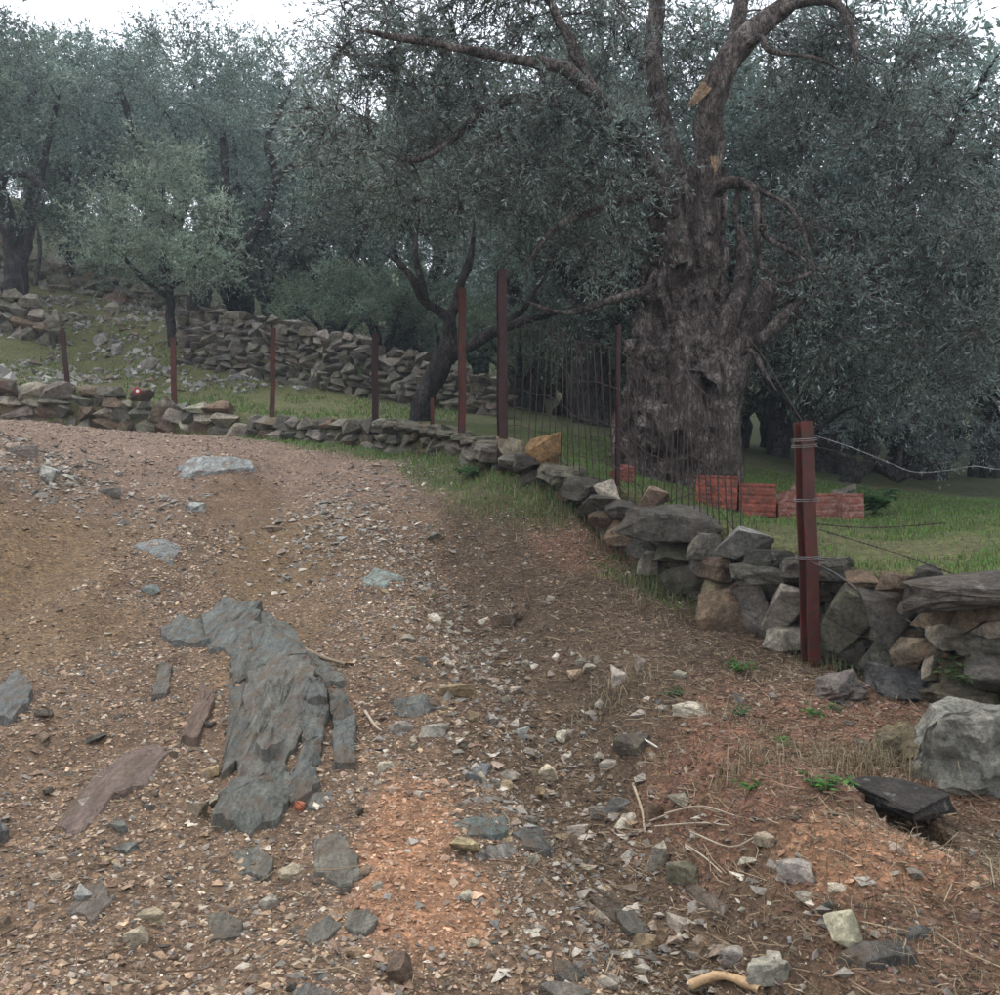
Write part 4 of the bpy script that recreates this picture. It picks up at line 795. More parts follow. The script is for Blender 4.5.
def tuft(u, v, n, hgt, lb, cols, spread=.12, dry=False):
    x, y, z0 = G(u, v); rs = np.random.default_rng(int(u * 3 + v)); p = np.c_[x + rs.normal(0, spread, n), y + rs.normal(0, spread * .7, n), np.zeros(n)]; p[:, 2] = H(p[:, 0], p[:, 1]) - .005
    b = blades(p - np.array([x, y, z0]), hgt, .0022, cols, int(u), .7); tag(obj('grass_tuft', mesh_np('grass_tuft', *b), M['grass'], None, (x, y, z0)), lb, kind='stuff')
tuft(660, 592, 420, .12, 'green-grey grass tuft at the wall foot above the white block', GP + DRY[:1], .15)
tuft(845, 672, 260, .11, 'straw grass tuft growing beside the tall red post foot', DRY + GP[1:3], .1)
tuft(560, 505, 260, .09, 'grass tuft on the broken ledge of the wall', GP + DRY[:1], .15)
tuft(610, 545, 200, .08, 'dry grass tuft at the lower end of the broken ledge', DRY + GP[:1], .12)
tuft(740, 770, 260, .06, 'withered brown grass tuft on the left rim of the bank', DRY, .1)
tuft(850, 765, 420, .07, 'withered grass mat hanging over the burrow', DRY, .13)
tuft(905, 770, 420, .08, 'dry grass hanging on the earthy brown rock', DRY, .12)
tuft(500, 510, 500, .07, 'green grass tuft at the top of the bank', GP[:3], .3)
tuft(610, 700, 260, .06, 'dry grass tuft left of the white block in the bank', DRY, .12)

# ------------------------------------------------------------------ posts, wire and mesh
def post(u, v0, v1, d, wpx, label, mat, lean=0., depth=None):
    """rolled steel post of H section: two flanges and a web, with wire ties"""
    bx, by, bz = P(u, v1, d); top = P(u, v0, d)[2]; hgt = top - bz + .25; w = wpx / F * d
    e = empty('fence_post', (bx, by, bz - .25), label, 'post', 'steel posts of the fence'); e.rotation_euler = (0, lean, .25)
    def box(nm, cx, cy, sx, sy, z0, z1, m=mat):
        g = bmesh.new(); bmesh.ops.create_cube(g, size=1); bmesh.ops.scale(g, vec=(sx, sy, z1 - z0), verts=g.verts); bmesh.ops.translate(g, vec=(cx, cy, (z0 + z1) / 2), verts=g.verts)
        bmesh.ops.subdivide_edges(g, edges=[q for q in g.edges if abs(q.verts[0].co.z - q.verts[1].co.z) > .1], cuts=10)
        for q in g.verts: q.co.x += .004 * math.sin(q.co.z * 7 + u); q.co.y += .004 * math.sin(q.co.z * 5 + u * 2)
        bmesh.ops.bevel(g, geom=list(g.edges), offset=min(sx, sy) * .12, segments=1, affect='EDGES')
        mm = bpy.data.meshes.new(nm); g.to_mesh(mm); g.free(); return obj(nm, mm, m, e)
    t = w * .1
    box('front_flange', 0, -w * .42, w * .86, t, 0, hgt); box('web', 0, 0, t, w * .73, 0, hgt - .004); box('rear_flange', 0, w * .42, w * .86, t, 0, hgt - .008)
    return e, hgt
def tie(e, z, r):
    g = Geo(); a = np.linspace(0, 2 * np.pi * 2.3, 46); g.tube(np.c_[np.cos(a) * r * .9, np.sin(a) * r * 1., z + .012 * a / 6.28 - .012], .0025, 5); obj('wire_tie', g.mesh('wire_tie'), M['zinc'], e)
dp = d_wall(815)[0] - .24
big, bh = post(813, 421, 664, dp, 16, 'tall red steel post standing before the near wall at right', M['post'], R(-2.2))
for z in (.12, .16, .5, .86): tie(big, bh - z, .085)
for u, v0, v1, d, w, lb, mt, ln in [(502, 270, 445, 9.9, 10, 'dark rusty post with red foot at the left end of the wire mesh', 'darkpost', 0), (462, 288, 430, 11.1, 7.5, 'red steel post just left of the wire mesh', 'post', 0),
        (375, 334, 424, 13.1, 7, 'dark post beside the leaning olive trunk', 'darkpost', 0), (272, 328, 424, 14.8, 6, 'red post on the wall left of the leaning olive', 'post', .01),
        (175, 338, 418, 15.9, 6, 'thin red post in front of the young olive', 'post', -.02), (70, 330, 388, 16.6, 5, 'thin leaning brown post at far left', 'darkpost', R(-6)), (618, 325, 486, 8.75, 5, 'thin dark post before the left side of the great trunk', 'darkpost', 0),
        (432, 398, 428, 12.0, 4, 'short red stake at the foot of the leaning olive', 'post', 0)]:
    post(u, v0, v1, d, w, lb, M[mt], ln)
def wire(px, r, mat, lb, barbs=True, nm='barbed_wire'):
    q = catmull([P(*p) for p in px], .03); o0 = q[0].copy(); q = q - o0; g = Geo()
    L = np.r_[0, np.cumsum(np.linalg.norm(np.diff(q, axis=0), axis=1))]
    tw = np.c_[np.zeros(len(q)), np.cos(L * 90), np.sin(L * 90)] * r
    e = empty(nm, tuple(o0), lb, 'wire'); g.tube(q + tw, r, 5); g.tube(q - tw, r, 5); obj('strand', g.mesh('strand'), M[mat], e)
    if barbs:
        for s in np.arange(.06, L[-1], .11):
            b = Geo(); c = np.array([np.interp(s, L, q[:, k]) for k in range(3)])
            for k in range(2):
                dv = np.array([random.uniform(-.4, .4), random.uniform(-1, 1), random.uniform(-1, 1)]); dv /= np.linalg.norm(dv); b.tube(np.array([c - dv * .016, c, c + dv * .016]), np.array([.0006, r, .0006]), 4)
            obj('barb', b.mesh('barb'), M[mat], e)
    return e
wire([(807, 433, dp), (850, 447, dp - .25), (890, 463, dp - .5), (915, 472, dp - .62), (950, 470, dp - .8), (975, 466, dp - .95), (1010, 469, dp - 1.1), (1100, 455, dp - 1.5)], .0017, 'zinc', 'topmost pale barbed wire sagging right from the tall red post')
wire([(810, 523, dp + .02), (850, 527, dp + .1), (890, 527, dp + .2), (945, 523, dp + .3)], .0028, 'wire', 'dark slack barbed wire across the grass right of the tall red post')
wire([(820, 530, dp), (860, 542, dp - .2), (905, 556, dp - .45), (960, 576, dp - .75), (1030, 596, dp - 1.1)], .0028, 'wire', 'dark barbed wire sloping down right above the lintel slab')
wire([(807, 560, dp - .05), (835, 573, dp - .12), (872, 600, dp - .3), (905, 618, dp - .45), (930, 640, dp - .5)], .0022, 'zinc', 'loose pale wire drooping over the dark slabs', False)
wire([(812, 605, dp - .06), (835, 622, dp - .15), (862, 636, dp - .25), (890, 640, dp - .35)], .0022, 'wire', 'lowest loose wire curling at the foot of the tall red post', True)
wire([(808, 445, dp), (838, 452, dp + .6), (870, 462, dp + 1.1)], .0018, 'wire', 'short thin wire end trailing behind the tall red post', False)
# sheep mesh hung between the posts in front of the great trunk
mesh_e = empty('wire_mesh_fence', P(505, 440, 9.9), 'rusty wire mesh fence hanging in front of the great olive trunk', 'fence')
mo = np.array(P(505, 440, 9.9)); us = np.linspace(507, 742, 36); ml = []
for k, u in enumerate(us):
    t = k / 35; d = d_wall(u)[0] + .22 + .03 * math.sin(k * .5); x = (u - CU) / F * d; z0 = h1(x, d) + .02; top = z0 + (1.42 - .15 * t - .28 * max(0, t - .55) * 2)
    p = []
    for q in np.linspace(0, 1, 9): p.append((x + .006 * math.sin(k * 2.1 + q * 5) + .07 * q * math.sin(k * .35), d + .012 * math.sin(q * 6 + k * .4), z0 + (top - z0) * q))
    p = np.array(p); ml.append(p); g = Geo(); g.tube(catmull(p, .08) - mo, .0052, 4); obj('vertical_wire', g.mesh('vertical_wire'), M['wire'], mesh_e)
for q in (0, 1, 2, 3, 4, 6, 8):
    g = Geo(); g.tube(catmull(np.array([m[q] for m in ml]), .08) - mo, .0042, 4); obj('horizontal_wire', g.mesh('horizontal_wire'), M['wire'], mesh_e)
top_w = wire([(503, 275, 9.9), (560, 300, 9.5), (640, 318, 8.6), (735, 328, 7.6), (807, 428, dp + .05)], .002, 'wire', 'thin rusty wire running from the dark post past the great trunk', False, 'fence_wire')

# ------------------------------------------------------------------ hollow bricks in the grass
def brick_mesh(w, dpt, h, seed, broken=False):
    g = bmesh.new(); bmesh.ops.create_cube(g, size=1); bmesh.ops.scale(g, vec=(w, dpt, h), verts=g.verts)
    front = [f for f in g.faces if abs(f.normal.y) > .9 or abs(f.normal.z) > .9]
    r = bmesh.ops.subdivide_edges(g, edges=list(g.edges), cuts=15, use_grid_fill=True)
    for q in g.verts:                                     # keyed grooves running along the faces
        k = round((q.co.z / h + .5) * 16)
        if abs(abs(q.co.y) - dpt / 2) < 1e-4 and k % 4 == 2 and 0 < k < 16: q.co.y *= .94
    ends = [f for f in g.faces if abs(f.normal.x) > .9]
    sel = []
    for f in ends:
        c = f.calc_center_median(); a, b = int((c.y / dpt + .5) * 16), int((c.z / h + .5) * 16)
        if a % 5 != 0 and b % 5 != 0: sel.append(f)
    for sx, fs in [(q, [f for f in sel if f.normal.x * q > .9]) for q in (-1, 1)]:
        rr = bmesh.ops.extrude_face_region(g, geom=fs); bmesh.ops.translate(g, vec=(-sx * w * .35, 0, 0), verts=[v for v in rr['geom'] if isinstance(v, bmesh.types.BMVert)])
    rs = random.Random(seed)
    for q in g.verts:
        q.co += Vector((rs.uniform(-1, 1), rs.uniform(-1, 1), rs.uniform(-1, 1))) * .0025
        if broken and q.co.z > h * .1 and q.co.x < -w * .1 + .12 * w * math.sin(q.co.y * 40): q.co.z = min(q.co.z, h * (.12 + .1 * math.sin(q.co.x * 37 + q.co.y * 25)))
    bmesh.ops.recalc_face_normals(g, faces=g.faces); me = bpy.data.meshes.new('hollow_brick'); g.to_mesh(me); g.free(); return me
for k, (u0, u1, vt, vb, d, rz, mt, br, lb) in enumerate([(697, 737, 479, 512, 9.2, -.25, 'brick', 0, 'leftmost red hollow brick of the row behind the tall red post'), (738, 774, 481, 513, 9.15, -.1, 'brick', 0, 'second red hollow brick from the left in the row'),
        (774, 808, 487, 515, 9.2, .1, 'palebrick', 1, 'broken pale red brick in the middle of the row'), (812, 834, 490, 516, 9.2, .05, 'palebrick', 0, 'narrow ribbed brick just right of the tall red post'), (834, 859, 490, 518, 9.15, .3, 'palebrick', 0, 'rightmost ribbed brick of the row beside the leafy plant')]):
    w, hh = (u1 - u0) / F * d * 1.0, (vb - vt) / F * d; x = ((u0 + u1) / 2 - CU) / F * d; z = h1(x, d)
    tag(obj('hollow_brick', brick_mesh(w, .2, hh, k, br), M[mt], None, (x, d, z + hh * .5 - .015), (R(-4), R(random.uniform(-3, 3)), rz)), lb, 'brick', 'hollow bricks in the grass')
x, y, z = P(622, 481, 9.3); z = h1(x, y); tag(obj('brick_fragment', brick_mesh(.2, .12, .17, 9, True), M['brick'], None, (x, y, z + .07), (.2, .1, .6)), 'orange brick fragment on the ledge at the foot of the great trunk', 'brick')
# stones heaped at the foot of the great trunk
for k in range(16):
    u = random.uniform(690, 850); d = random.uniform(9.5, 10.6); x = (u - CU) / F * d; z = h1(x, d); w = random.uniform(.1, .26)
    tag(obj('stone', random.choice(ROUGH), M['stone'], None, (x, d, z + w * .15 + .06 * (k % 3)), (random.uniform(-.4, .4), random.uniform(-.4, .4), random.uniform(0, 6)), (w, w * .8, w * .65), jc(random.choice([GREY, (.21, .2, .18), BROWN]), .2)), 'grey stone in the low heap behind the red bricks', 'stone', 'stone heap behind the bricks')

# ------------------------------------------------------------------ olive trees
class Tree:
    def __init__(s, seed): s.rs = np.random.default_rng(seed); s.g = Geo(); s.nodes = []; s.tw = Geo(); s.lv = []; s.seed = seed
    def limb(s, pts, radii, seg=12, rough=.18, freq=5., attach=True, geo=None):
        a = np.c_[np.array(pts, float), np.array(radii, float)]; q = catmull(a, max(.06, min(.25, float(np.mean(radii)) * .7)))
        p = q[:, :3].copy(); r = np.maximum(q[:, 3], .004)
        if attach and len(r) > 8 and radii[-1] < .06: r[-6:] = r[-6:] * np.linspace(1, .2, 6)
        p += np.stack([fbm(p[:, 0] * 2.3 + k * 9, p[:, 1] * 2.3, p[:, 2] * 2.3, 3, s.seed + k) for k in range(3)], 1) * (.25 * r[:, None] + .012)
        (geo or s.g).tube(p, r, seg, rough, s.seed, freq)
        if attach: s.nodes.append(np.c_[p, r])
        return p, r
    def clumps(s, vols, leaf=.06, wid=.0125, twigs=12, leaves=20, tlen=.42, twig_geo=True, branch_seg=5, droop=.12, pal=None):
        """fill crown volumes (centre, radii, count) with leafy branchlets grown from the nearest limb"""
        rs = s.rs; cs = []
        for c, rr, n in vols:
            d = rs.normal(size=(n, 3)); d /= np.linalg.norm(d, axis=1)[:, None]; d *= rs.uniform(.25, 1, (n, 1)) ** .5; cs.append(np.array(c) + d * np.array(rr))
        cs = np.vstack(cs); N0 = np.vstack(s.nodes); dist = np.array([np.min(np.linalg.norm(N0[:, :3] - c, axis=1)) for c in cs])
        allN = N0
        for c in cs[np.argsort(dist)]:
            dd = np.linalg.norm(allN[:, :3] - c, axis=1) + .6 * np.maximum(0, allN[:, 2] - c[2]); k = int(np.argmin(dd)); p = allN[k, :3]; L = np.linalg.norm(c - p)
            if L < .05: continue
            r0 = min(allN[k, 3] * .75, .008 + .011 * L); sag = rs.normal(0, .16, 3) * L; sag[2] += .10 * L
            q = catmull([p, p + (c - p) * .5 + sag, c], max(.12, L / 8)); r = np.linspace(r0, .005, len(q)); s.g.tube(q, r, branch_seg)
            allN = np.vstack([allN, np.c_[q, r][1:]])
            # twigs with leaves
            nt = twigs; ti = rs.uniform(.45, 1, nt); b = q[np.minimum(len(q) - 1, (ti * len(q)).astype(int))]
            td = rs.normal(size=(nt, 3)) + (c - p) / L * .7; td[:, 2] += .15; td /= np.linalg.norm(td, axis=1)[:, None]; tl = tlen * rs.uniform(.5, 1.3, nt)
            e = b + td * tl[:, None]; e[:, 2] -= droop * tl
            if twig_geo:
                for bb, ee in zip(b, e): s.tw.tube(np.array([bb, (bb + ee) / 2 + [0, 0, .04], ee]), np.array([.0055, .004, .0016]), 3)
            m = leaves; f = rs.uniform(.08, 1.02, (nt, m)); pos = b[:, None] + (e - b)[:, None] * f[..., None]; pos[..., 2] += .16 * f * (1 - f) * tl[:, None]
            ld = td[:, None] * .75 + rs.normal(size=(nt, m, 3)) * .46; ld /= np.linalg.norm(ld, axis=2)[..., None]
            sd = np.cross(ld, rs.normal(size=(nt, m, 3))); sd /= np.linalg.norm(sd, axis=2)[..., None] + 1e-9
            l = leaf * rs.uniform(.65, 1.25, (nt, m, 1)); w = wid * rs.uniform(.7, 1.2, (nt, m, 1))
            s.lv.append(np.stack([pos, pos + ld * l * .5 + sd * w, pos + ld * l, pos + ld * l * .5 - sd * w], 2).reshape(-1, 4, 3))
    def leaf_mesh(s, pal, base=(0, 0, 0)):
        v = np.vstack(s.lv) - np.array(base); n = len(v); rs = s.rs; p = np.array(pal)
        c = (.45 * p[rs.integers(0, len(p), n)] + .55 * p.mean(0)) * rs.uniform(.85, 1.15, (n, 1)); ctr = v[:, 0]
        c *= np.clip(1 + .55 * fbm(ctr[:, 0] * 1.5, ctr[:, 1] * 1.5, ctr[:, 2] * 1.5, 3, s.seed), .45, 1.7)[:, None]
        return mesh_np('crown', v.reshape(-1, 3), np.arange(n * 4).reshape(-1, 4), np.repeat(c[:, None], 4, 1).reshape(-1, 3))
    def finish(s, base, label, pal, bark, group=None, tint=(1, 1, 1), name='olive_tree'):
        e = empty(name, tuple(base), label, 'tree', group); b = np.array(base)
        if s.tw.n: s.g.v += s.tw.v; s.g.f += [f + s.g.n for f in s.tw.f]; s.g.n += s.tw.n
        me = mesh_np('trunk', np.vstack(s.g.v) - b, np.vstack(s.g.f), smooth=True); obj('trunk', me, bark, e)
        if s.lv: obj('crown', s.leaf_mesh(pal, b), M['leaf'], e, color=tint)
        return e
OL = [(.13, .152, .122), (.165, .186, .158), (.09, .108, .084), (.25, .272, .25), (.14, .157, .115), (.07, .086, .066)]
OLD_ = [(.115, .135, .108), (.155, .172, .148), (.08, .096, .076), (.21, .225, .205)]
OLY = [(.125, .148, .108), (.16, .18, .14), (.21, .23, .195), (.10, .118, .085)]
def pv(u, v, d, ru, rv, rd, n): return (P(u, v, d), (ru / F * d, rd, rv / F * d), n)

# the great old olive
D = 10.8
t = Tree(31)
def big_trunk():
    rings = [(510, 678, 72, .62), (490, 677, 64, .56), (470, 676, 58, .52), (440, 676, 55, .5), (400, 678, 53, .48), (370, 680, 55, .48), (345, 680, 55, .47), (315, 676, 47, .43), (285, 680, 41, .38), (250, 688, 35, .34), (220, 694, 30, .3), (195, 698, 26, .26), (170, 703, 21, .2)]
    a = np.array(rings, float); vv = np.linspace(510, 170, 150); uu = np.interp(vv, a[::-1, 0], a[::-1, 1]); hw = np.interp(vv, a[::-1, 0], a[::-1, 2]); dp_ = np.interp(vv, a[::-1, 0], a[::-1, 3])
    seg = 110; th = np.linspace(0, 2 * np.pi, seg, endpoint=False)
    Z = CZ + (V0 - vv) / F * D; X = (uu - CU) / F * D; T, ZZ = np.meshgrid(th, Z); tw = T + .35 * ZZ
    cx, sy = np.cos(tw), np.sin(tw)
    rg = 1 - np.abs(fbm(cx * 2.6, sy * 2.6, ZZ * .9, 4, 5))                      # long twisted ridges
    lump = fbm(cx * 1.6, sy * 1.6, ZZ * 2.3, 4, 15); pit = fbm(cx * 4, sy * 4, ZZ * 4.5, 3, 25)
    k = 1 + .26 * (rg - .75) + .24 * lump + .12 * pit - .25 * sstep(.25, .6, pit)
    # hollow low on the left of the fork and a deep furrow
    def dent(th0, u, v, w, h, amt):
        z0 = CZ + (V0 - v) / F * D; da = np.angle(np.exp(1j * (T - th0))); return amt * np.exp(-(da / w) ** 2 - ((ZZ - z0) / h) ** 2)
    k = k - .55 * sstep(.25, .6, dent(R(226), 645, 325, .30, .24, 1.)) - dent(R(262), 672, 465, .10, .28, .35) - dent(R(300), 715, 420, .12, .5, .25) + dent(R(205), 635, 350, .3, .18, .12) + dent(R(330), 730, 350, .4, .2, .15)
    fl = 1 + .28 * np.exp(-(ZZ - ZZ.min()) / .22) * (.4 + np.clip(fbm(cx * 2, sy * 2, 0, 2, 44), -.4, 1))
    hwm, dpm = (hw / F * D)[:, None], dp_[:, None]
    v = np.stack([X[:, None] + np.cos(T) * hwm * k * fl, D + np.sin(T) * dpm * k * fl, ZZ + .04 * lump], -1).reshape(-1, 3)
    n = len(vv); i, j = np.meshgrid(np.arange(n - 1), np.arange(seg), indexing='ij'); j2 = (j + 1) % seg
    f = np.stack([i * seg + j, i * seg + j2, (i + 1) * seg + j2, (i + 1) * seg + j], -1).reshape(-1, 4); t.g.add(v, f)
    t.nodes.append(np.c_[X[60:], np.full(len(X[60:]), D), Z[60:], np.full(len(X[60:]), .15)])
big_trunk()
px = lambda *q: [P(*p) for p in q]; m_ = lambda *r: [k / F * D for k in r]
# right-hand stem fused to the trunk, and its limbs
t.limb(px((716, 500, 10.7), (716, 440, 10.65), (722, 395, 10.65), (735, 355, 10.7), (752, 318, 10.8), (768, 285, 11.)), m_(30, 26, 24, 19, 14, 11), 22, .35)
t.limb(px((700, 390, 10.5), (720, 360, 10.6), (735, 350, 10.7)), m_(20, 16, 12), 16, .35)
t.limb(px((712, 350, 10.6), (728, 320, 10.6), (738, 295, 10.8), (745, 262, 11.), (738, 225, 11.3)), m_(16, 13, 10, 8, 5), 14, .3)
t.limb(px((742, 345, 10.7), (765, 335, 10.5), (790, 312, 10.6), (812, 300, 10.7), (850, 285, 10.9), (900, 250, 11.1)), m_(9, 7, 6, 5, 3.2, 1.8), 10, .25)
t.limb(px((750, 320, 10.8), (785, 300, 11.), (830, 270, 11.2), (870, 215, 11.4), (915, 175, 11.5)), m_(8, 7, 5, 4, 2), 10, .25)
t.limb(px((735, 360, 10.7), (752, 350, 10.4), (765, 372, 10.2), (780, 395, 10.1)), m_(4, 3, 2.5, 1.5), 8, .2)
# the main limb bending up to the right, and its fellows
t.limb(px((700, 230, 10.7), (706, 195, 10.65), (710, 150, 10.6), (712, 110, 10.55), (722, 72, 10.5), (745, 38, 10.5), (770, 18, 10.5), (790, 4, 10.5), (830, -15, 10.4), (900, -40, 10.2)), m_(20, 17, 14, 13, 12, 12, 11, 9, 6, 3), 16, .16)
t.limb(px((714, 112, 10.6), (728, 60, 10.7), (738, 20, 10.8), (745, -25, 10.9), (735, -80, 11)), m_(9, 8, 7.5, 6.5, 4), 12, .15)
t.limb(px((775, 14, 10.5), (800, 5, 10.3), (838, 2, 10.0), (855, 40, 9.8), (858, 75, 9.7)), m_(7, 5, 4, 3, 2), 8, .2)
t.limb(px((735, 55, 10.5), (760, 38, 10.3), (768, 52, 10.2), (815, 60, 10), (850, 75, 9.9)), m_(4, 3.5, 3, 2, 1.2), 8, .2)
t.limb(px((685, 262, 10.7), (668, 215, 10.6), (650, 172, 10.4), (625, 140, 10.1), (602, 100, 9.8), (570, 75, 9.6), (520, 62, 9.4), (460, 48, 9.2), (400, 38, 9.1), (345, 30, 9)), m_(20, 17, 13, 10, 7.5, 6, 5, 3.8, 2.6, 1.4), 14, .3)
t.limb(px((690, 230, 10.9), (672, 160, 11.1), (660, 100, 11.2), (655, 60, 11.3), (655, 10, 11.4), (652, -50, 11.5)), m_(13, 11, 10, 9.5, 8.5, 6), 14, .18)
t.limb(px((640, 160, 10.3), (560, 105, 10.2), (500, 100, 10.2), (470, 125, 10.1), (445, 145, 10.), (415, 160, 10.), (380, 148, 10)), m_(6, 5, 4.5, 4, 3.2, 2.4, 1.2), 9, .2)
t.limb(px((600, 100, 9.8), (560, 20, 9.9), (530, -50, 10)), m_(6, 4.5, 3), 8, .2)
t.limb(px((662, 190, 10.5), (600, 210, 10.2), (560, 225, 10), (520, 270, 9.9)), m_(5, 4, 3, 1.5), 8, .2)
t.limb(px((650, 290, 10.4), (610, 300, 10.3), (575, 312, 10.2), (545, 308, 10.1), (510, 295, 10)), m_(4.5, 3.5, 2.6, 2, 1), 8, .2)
vols = [pv(850, 190, 11.9, 110, 120, 1.2, 89), pv(920, 180, 10.9, 70, 110, 1.2, 66), pv(790, 70, 12.1, 110, 75, 1.0, 58), pv(880, 50, 11.6, 80, 60, 1., 49), pv(870, 320, 11.2, 110, 70, 1.3, 63), pv(970, 300, 10.3, 60, 110, 1.1, 49),
        pv(640, 60, 12.4, 90, 70, 1., 49), pv(520, 40, 10.7, 120, 60, 1.0, 66), pv(400, 45, 10.2, 75, 50, .9, 40), pv(560, 140, 9.7, 85, 50, .6, 34), pv(470, 165, 10.9, 100, 60, 1., 58), pv(600, 220, 10.9, 60, 60, .9, 34), pv(625, 150, 9.7, 35, 50, .4, 12), pv(340, 110, 9.8, 50, 60, .8, 20),
        pv(700, -70, 11.6, 280, 60, 1.4, 84), pv(420, -60, 9.6, 120, 50, 1.3, 23), pv(1060, 200, 10.3, 60, 150, 1.3, 29), pv(795, 260, 11.6, 60, 60, .8, 20)]
t.clumps(vols, .068, .0085, 12, 15, .5, droop=.3)
bx, by = P(678, 490, D)[:2]; great = t.finish((bx, by, h1(bx, by)), 'huge gnarled old olive tree with a hollow furrowed trunk and a torn limb', OL, M['bark'], tint=(1.22, 1.24, 1.24))
# torn hanging branch and fresh splinters belong to the tree
tb = Tree(77)
tb.limb(px((714, 192, 10.35), (724, 182, 10.2), (745, 184, 10.15), (757, 192, 10.1)), m_(6, 6, 5, 4), 10, .3)
tb.limb(px((752, 187, 10.1), (758, 215, 10.1), (764, 235, 10.1), (785, 248, 10.), (803, 260, 9.95), (812, 272, 9.95)), m_(3.6, 3.2, 2.8, 2.3, 1.8, 1.2), 8, .3)
tb.limb(px((756, 192, 10.1), (755, 230, 10.), (762, 262, 10.), (778, 283, 9.95), (800, 278, 9.9), (822, 268, 9.9), (850, 266, 9.9)), m_(3.6, 3.2, 2.8, 2.6, 2, 1.5, .8), 8, .3)
tb.limb(px((740, 186, 10.15), (735, 215, 10.2), (738, 240, 10.2), (728, 262, 10.3)), m_(3, 2.5, 2, 1.2), 7, .2)
tb.limb(px((757, 190, 10.1), (785, 205, 10.), (800, 225, 9.95), (808, 250, 9.9), (815, 268, 9.9)), m_(2.2, 2, 1.8, 1.5, 1), 6, .2)
for k in range(60):
    a = P(random.uniform(755, 812), random.uniform(200, 275), 10); d1 = np.array([random.uniform(-.1, .35), random.uniform(-.15, .15), random.uniform(-.3, .12)]); tb.limb([a, np.array(a) + d1 * .5 + [0, 0, .03], np.array(a) + d1], [.008, .006, .003], 4, 0)
part('broken_branch', mesh_np('broken_branch', np.vstack(tb.g.v), np.vstack(tb.g.f), smooth=True), M['bark'], great)
def splinter(base, tip, wd, seed):
    b, e = np.array(P(*base)), np.array(P(*tip)); ax = e - b; L = np.linalg.norm(ax); ax /= L; sd = np.cross(ax, (0, 1, 0)); sd /= np.linalg.norm(sd); dn = np.cross(sd, ax); g = Geo(); rs = np.random.default_rng(seed)
    for k in range(7):
        o = sd * (k / 6 - .5) * wd + dn * rs.uniform(-.02, .02); l = L * rs.uniform(.45, 1.) * (1 - .7 * abs(k / 6 - .5)); g.tube(np.array([b + o - ax * .04, b + o * .9 + ax * l * .5, b + o * .5 + ax * l]), np.array([wd * .16, wd * .11, .002]), 5, .3, seed, 20)
    part('splintered_wood', g.mesh('splintered_wood', False), M['splinter'], great)
splinter((705, 88, 10.38), (681, 117, 10.2), .10, 1); splinter((714, 160, 10.38), (716, 180, 10.25), .06, 2)

# the leaning olive behind the low wall
def tree_from(seed, limbs, vols, base, label, pal, bark='bark_dark', tint=(1, 1, 1), **kw):
    t = Tree(seed)
    for pts, rad in limbs: t.limb([P(*p) for p in pts], [r / F * pts[0][2] for r in rad], 12 if rad[0] > 6 else 7, .22)
    t.clumps(vols, **kw); return t.finish(base, label, pal, M[bark], tint=tint)
far_kw = dict(leaf=.085, wid=.014, twigs=11, leaves=13, tlen=.55, twig_geo=False, droop=.2, branch_seg=4)
bx, by, bz = on_slope(424, 13.1)
tree_from(41, [([(420, 430, 13.1), (428, 395, 13.1), (440, 370, 13.1), (450, 345, 13.1), (448, 318, 13.1), (425, 300, 13), (408, 275, 12.9), (395, 262, 12.9), (378, 250, 12.9)], [12, 10.5, 10, 9.5, 6, 4.8, 4, 3, 1.6]),
              ([(446, 355, 13.1), (470, 345, 13), (500, 330, 12.9), (535, 318, 12.8), (580, 305, 12.7)], [7, 6, 5, 4, 1.8]), ([(448, 330, 13.1), (455, 300, 13.3), (470, 260, 13.5), (475, 215, 13.7)], [6, 5, 4, 2]),
              ([(425, 300, 13), (415, 250, 13.2), (420, 200, 13.4)], [4, 3, 1.5]), ([(500, 330, 12.9), (530, 300, 13.2), (555, 250, 13.5)], [4, 3, 1.5])],
          [pv(400, 180, 13.8, 70, 60, 1.1, 42), pv(490, 195, 14.3, 80, 55, 1.1, 40), pv(575, 225, 14.1, 70, 50, 1.0, 34), pv(340, 210, 13.9, 45, 60, .9, 20), pv(430, 130, 14, 100, 60, 1.4, 44), pv(600, 330, 13.5, 40, 40, .8, 12), pv(540, 160, 14.2, 80, 60, 1.3, 34)],
          (bx, by, bz), 'leaning dark olive forking low behind the low mossy wall', OL, tint=(.95, 1.02, .92), leaf=.07, wid=.0105, twigs=11, leaves=13, tlen=.5, twig_geo=True, droop=.25, branch_seg=4)
bx, by, bz = on_slope(165, 20)
tree_from(42, [([(172, 345, 20), (170, 305, 20), (165, 270, 20), (163, 220, 20), (165, 170, 20)], [5, 4.5, 4, 3, 1.5]), ([(170, 300, 20), (135, 270, 19.8), (110, 240, 19.8)], [3, 2.5, 1.5]), ([(168, 290, 20), (200, 260, 19.8), (220, 240, 19.8)], [3, 2.5, 1.5])],
          [pv(160, 175, 20, 45, 45, 1., 40), pv(125, 235, 19.8, 50, 50, 1.1, 44), pv(195, 235, 19.8, 48, 50, 1.1, 44), pv(160, 265, 19.6, 75, 30, 1.2, 34), pv(215, 275, 20, 25, 20, .6, 12)],
          (bx, by, bz), 'pale young olive with a rounded crown on the left terrace', OLY, tint=(1.15, 1.2, 1.1), leaf=.085, wid=.013, twigs=11, leaves=14, tlen=.48, twig_geo=False, branch_seg=4)
bx, by, bz = on_slope(198, 22.5)
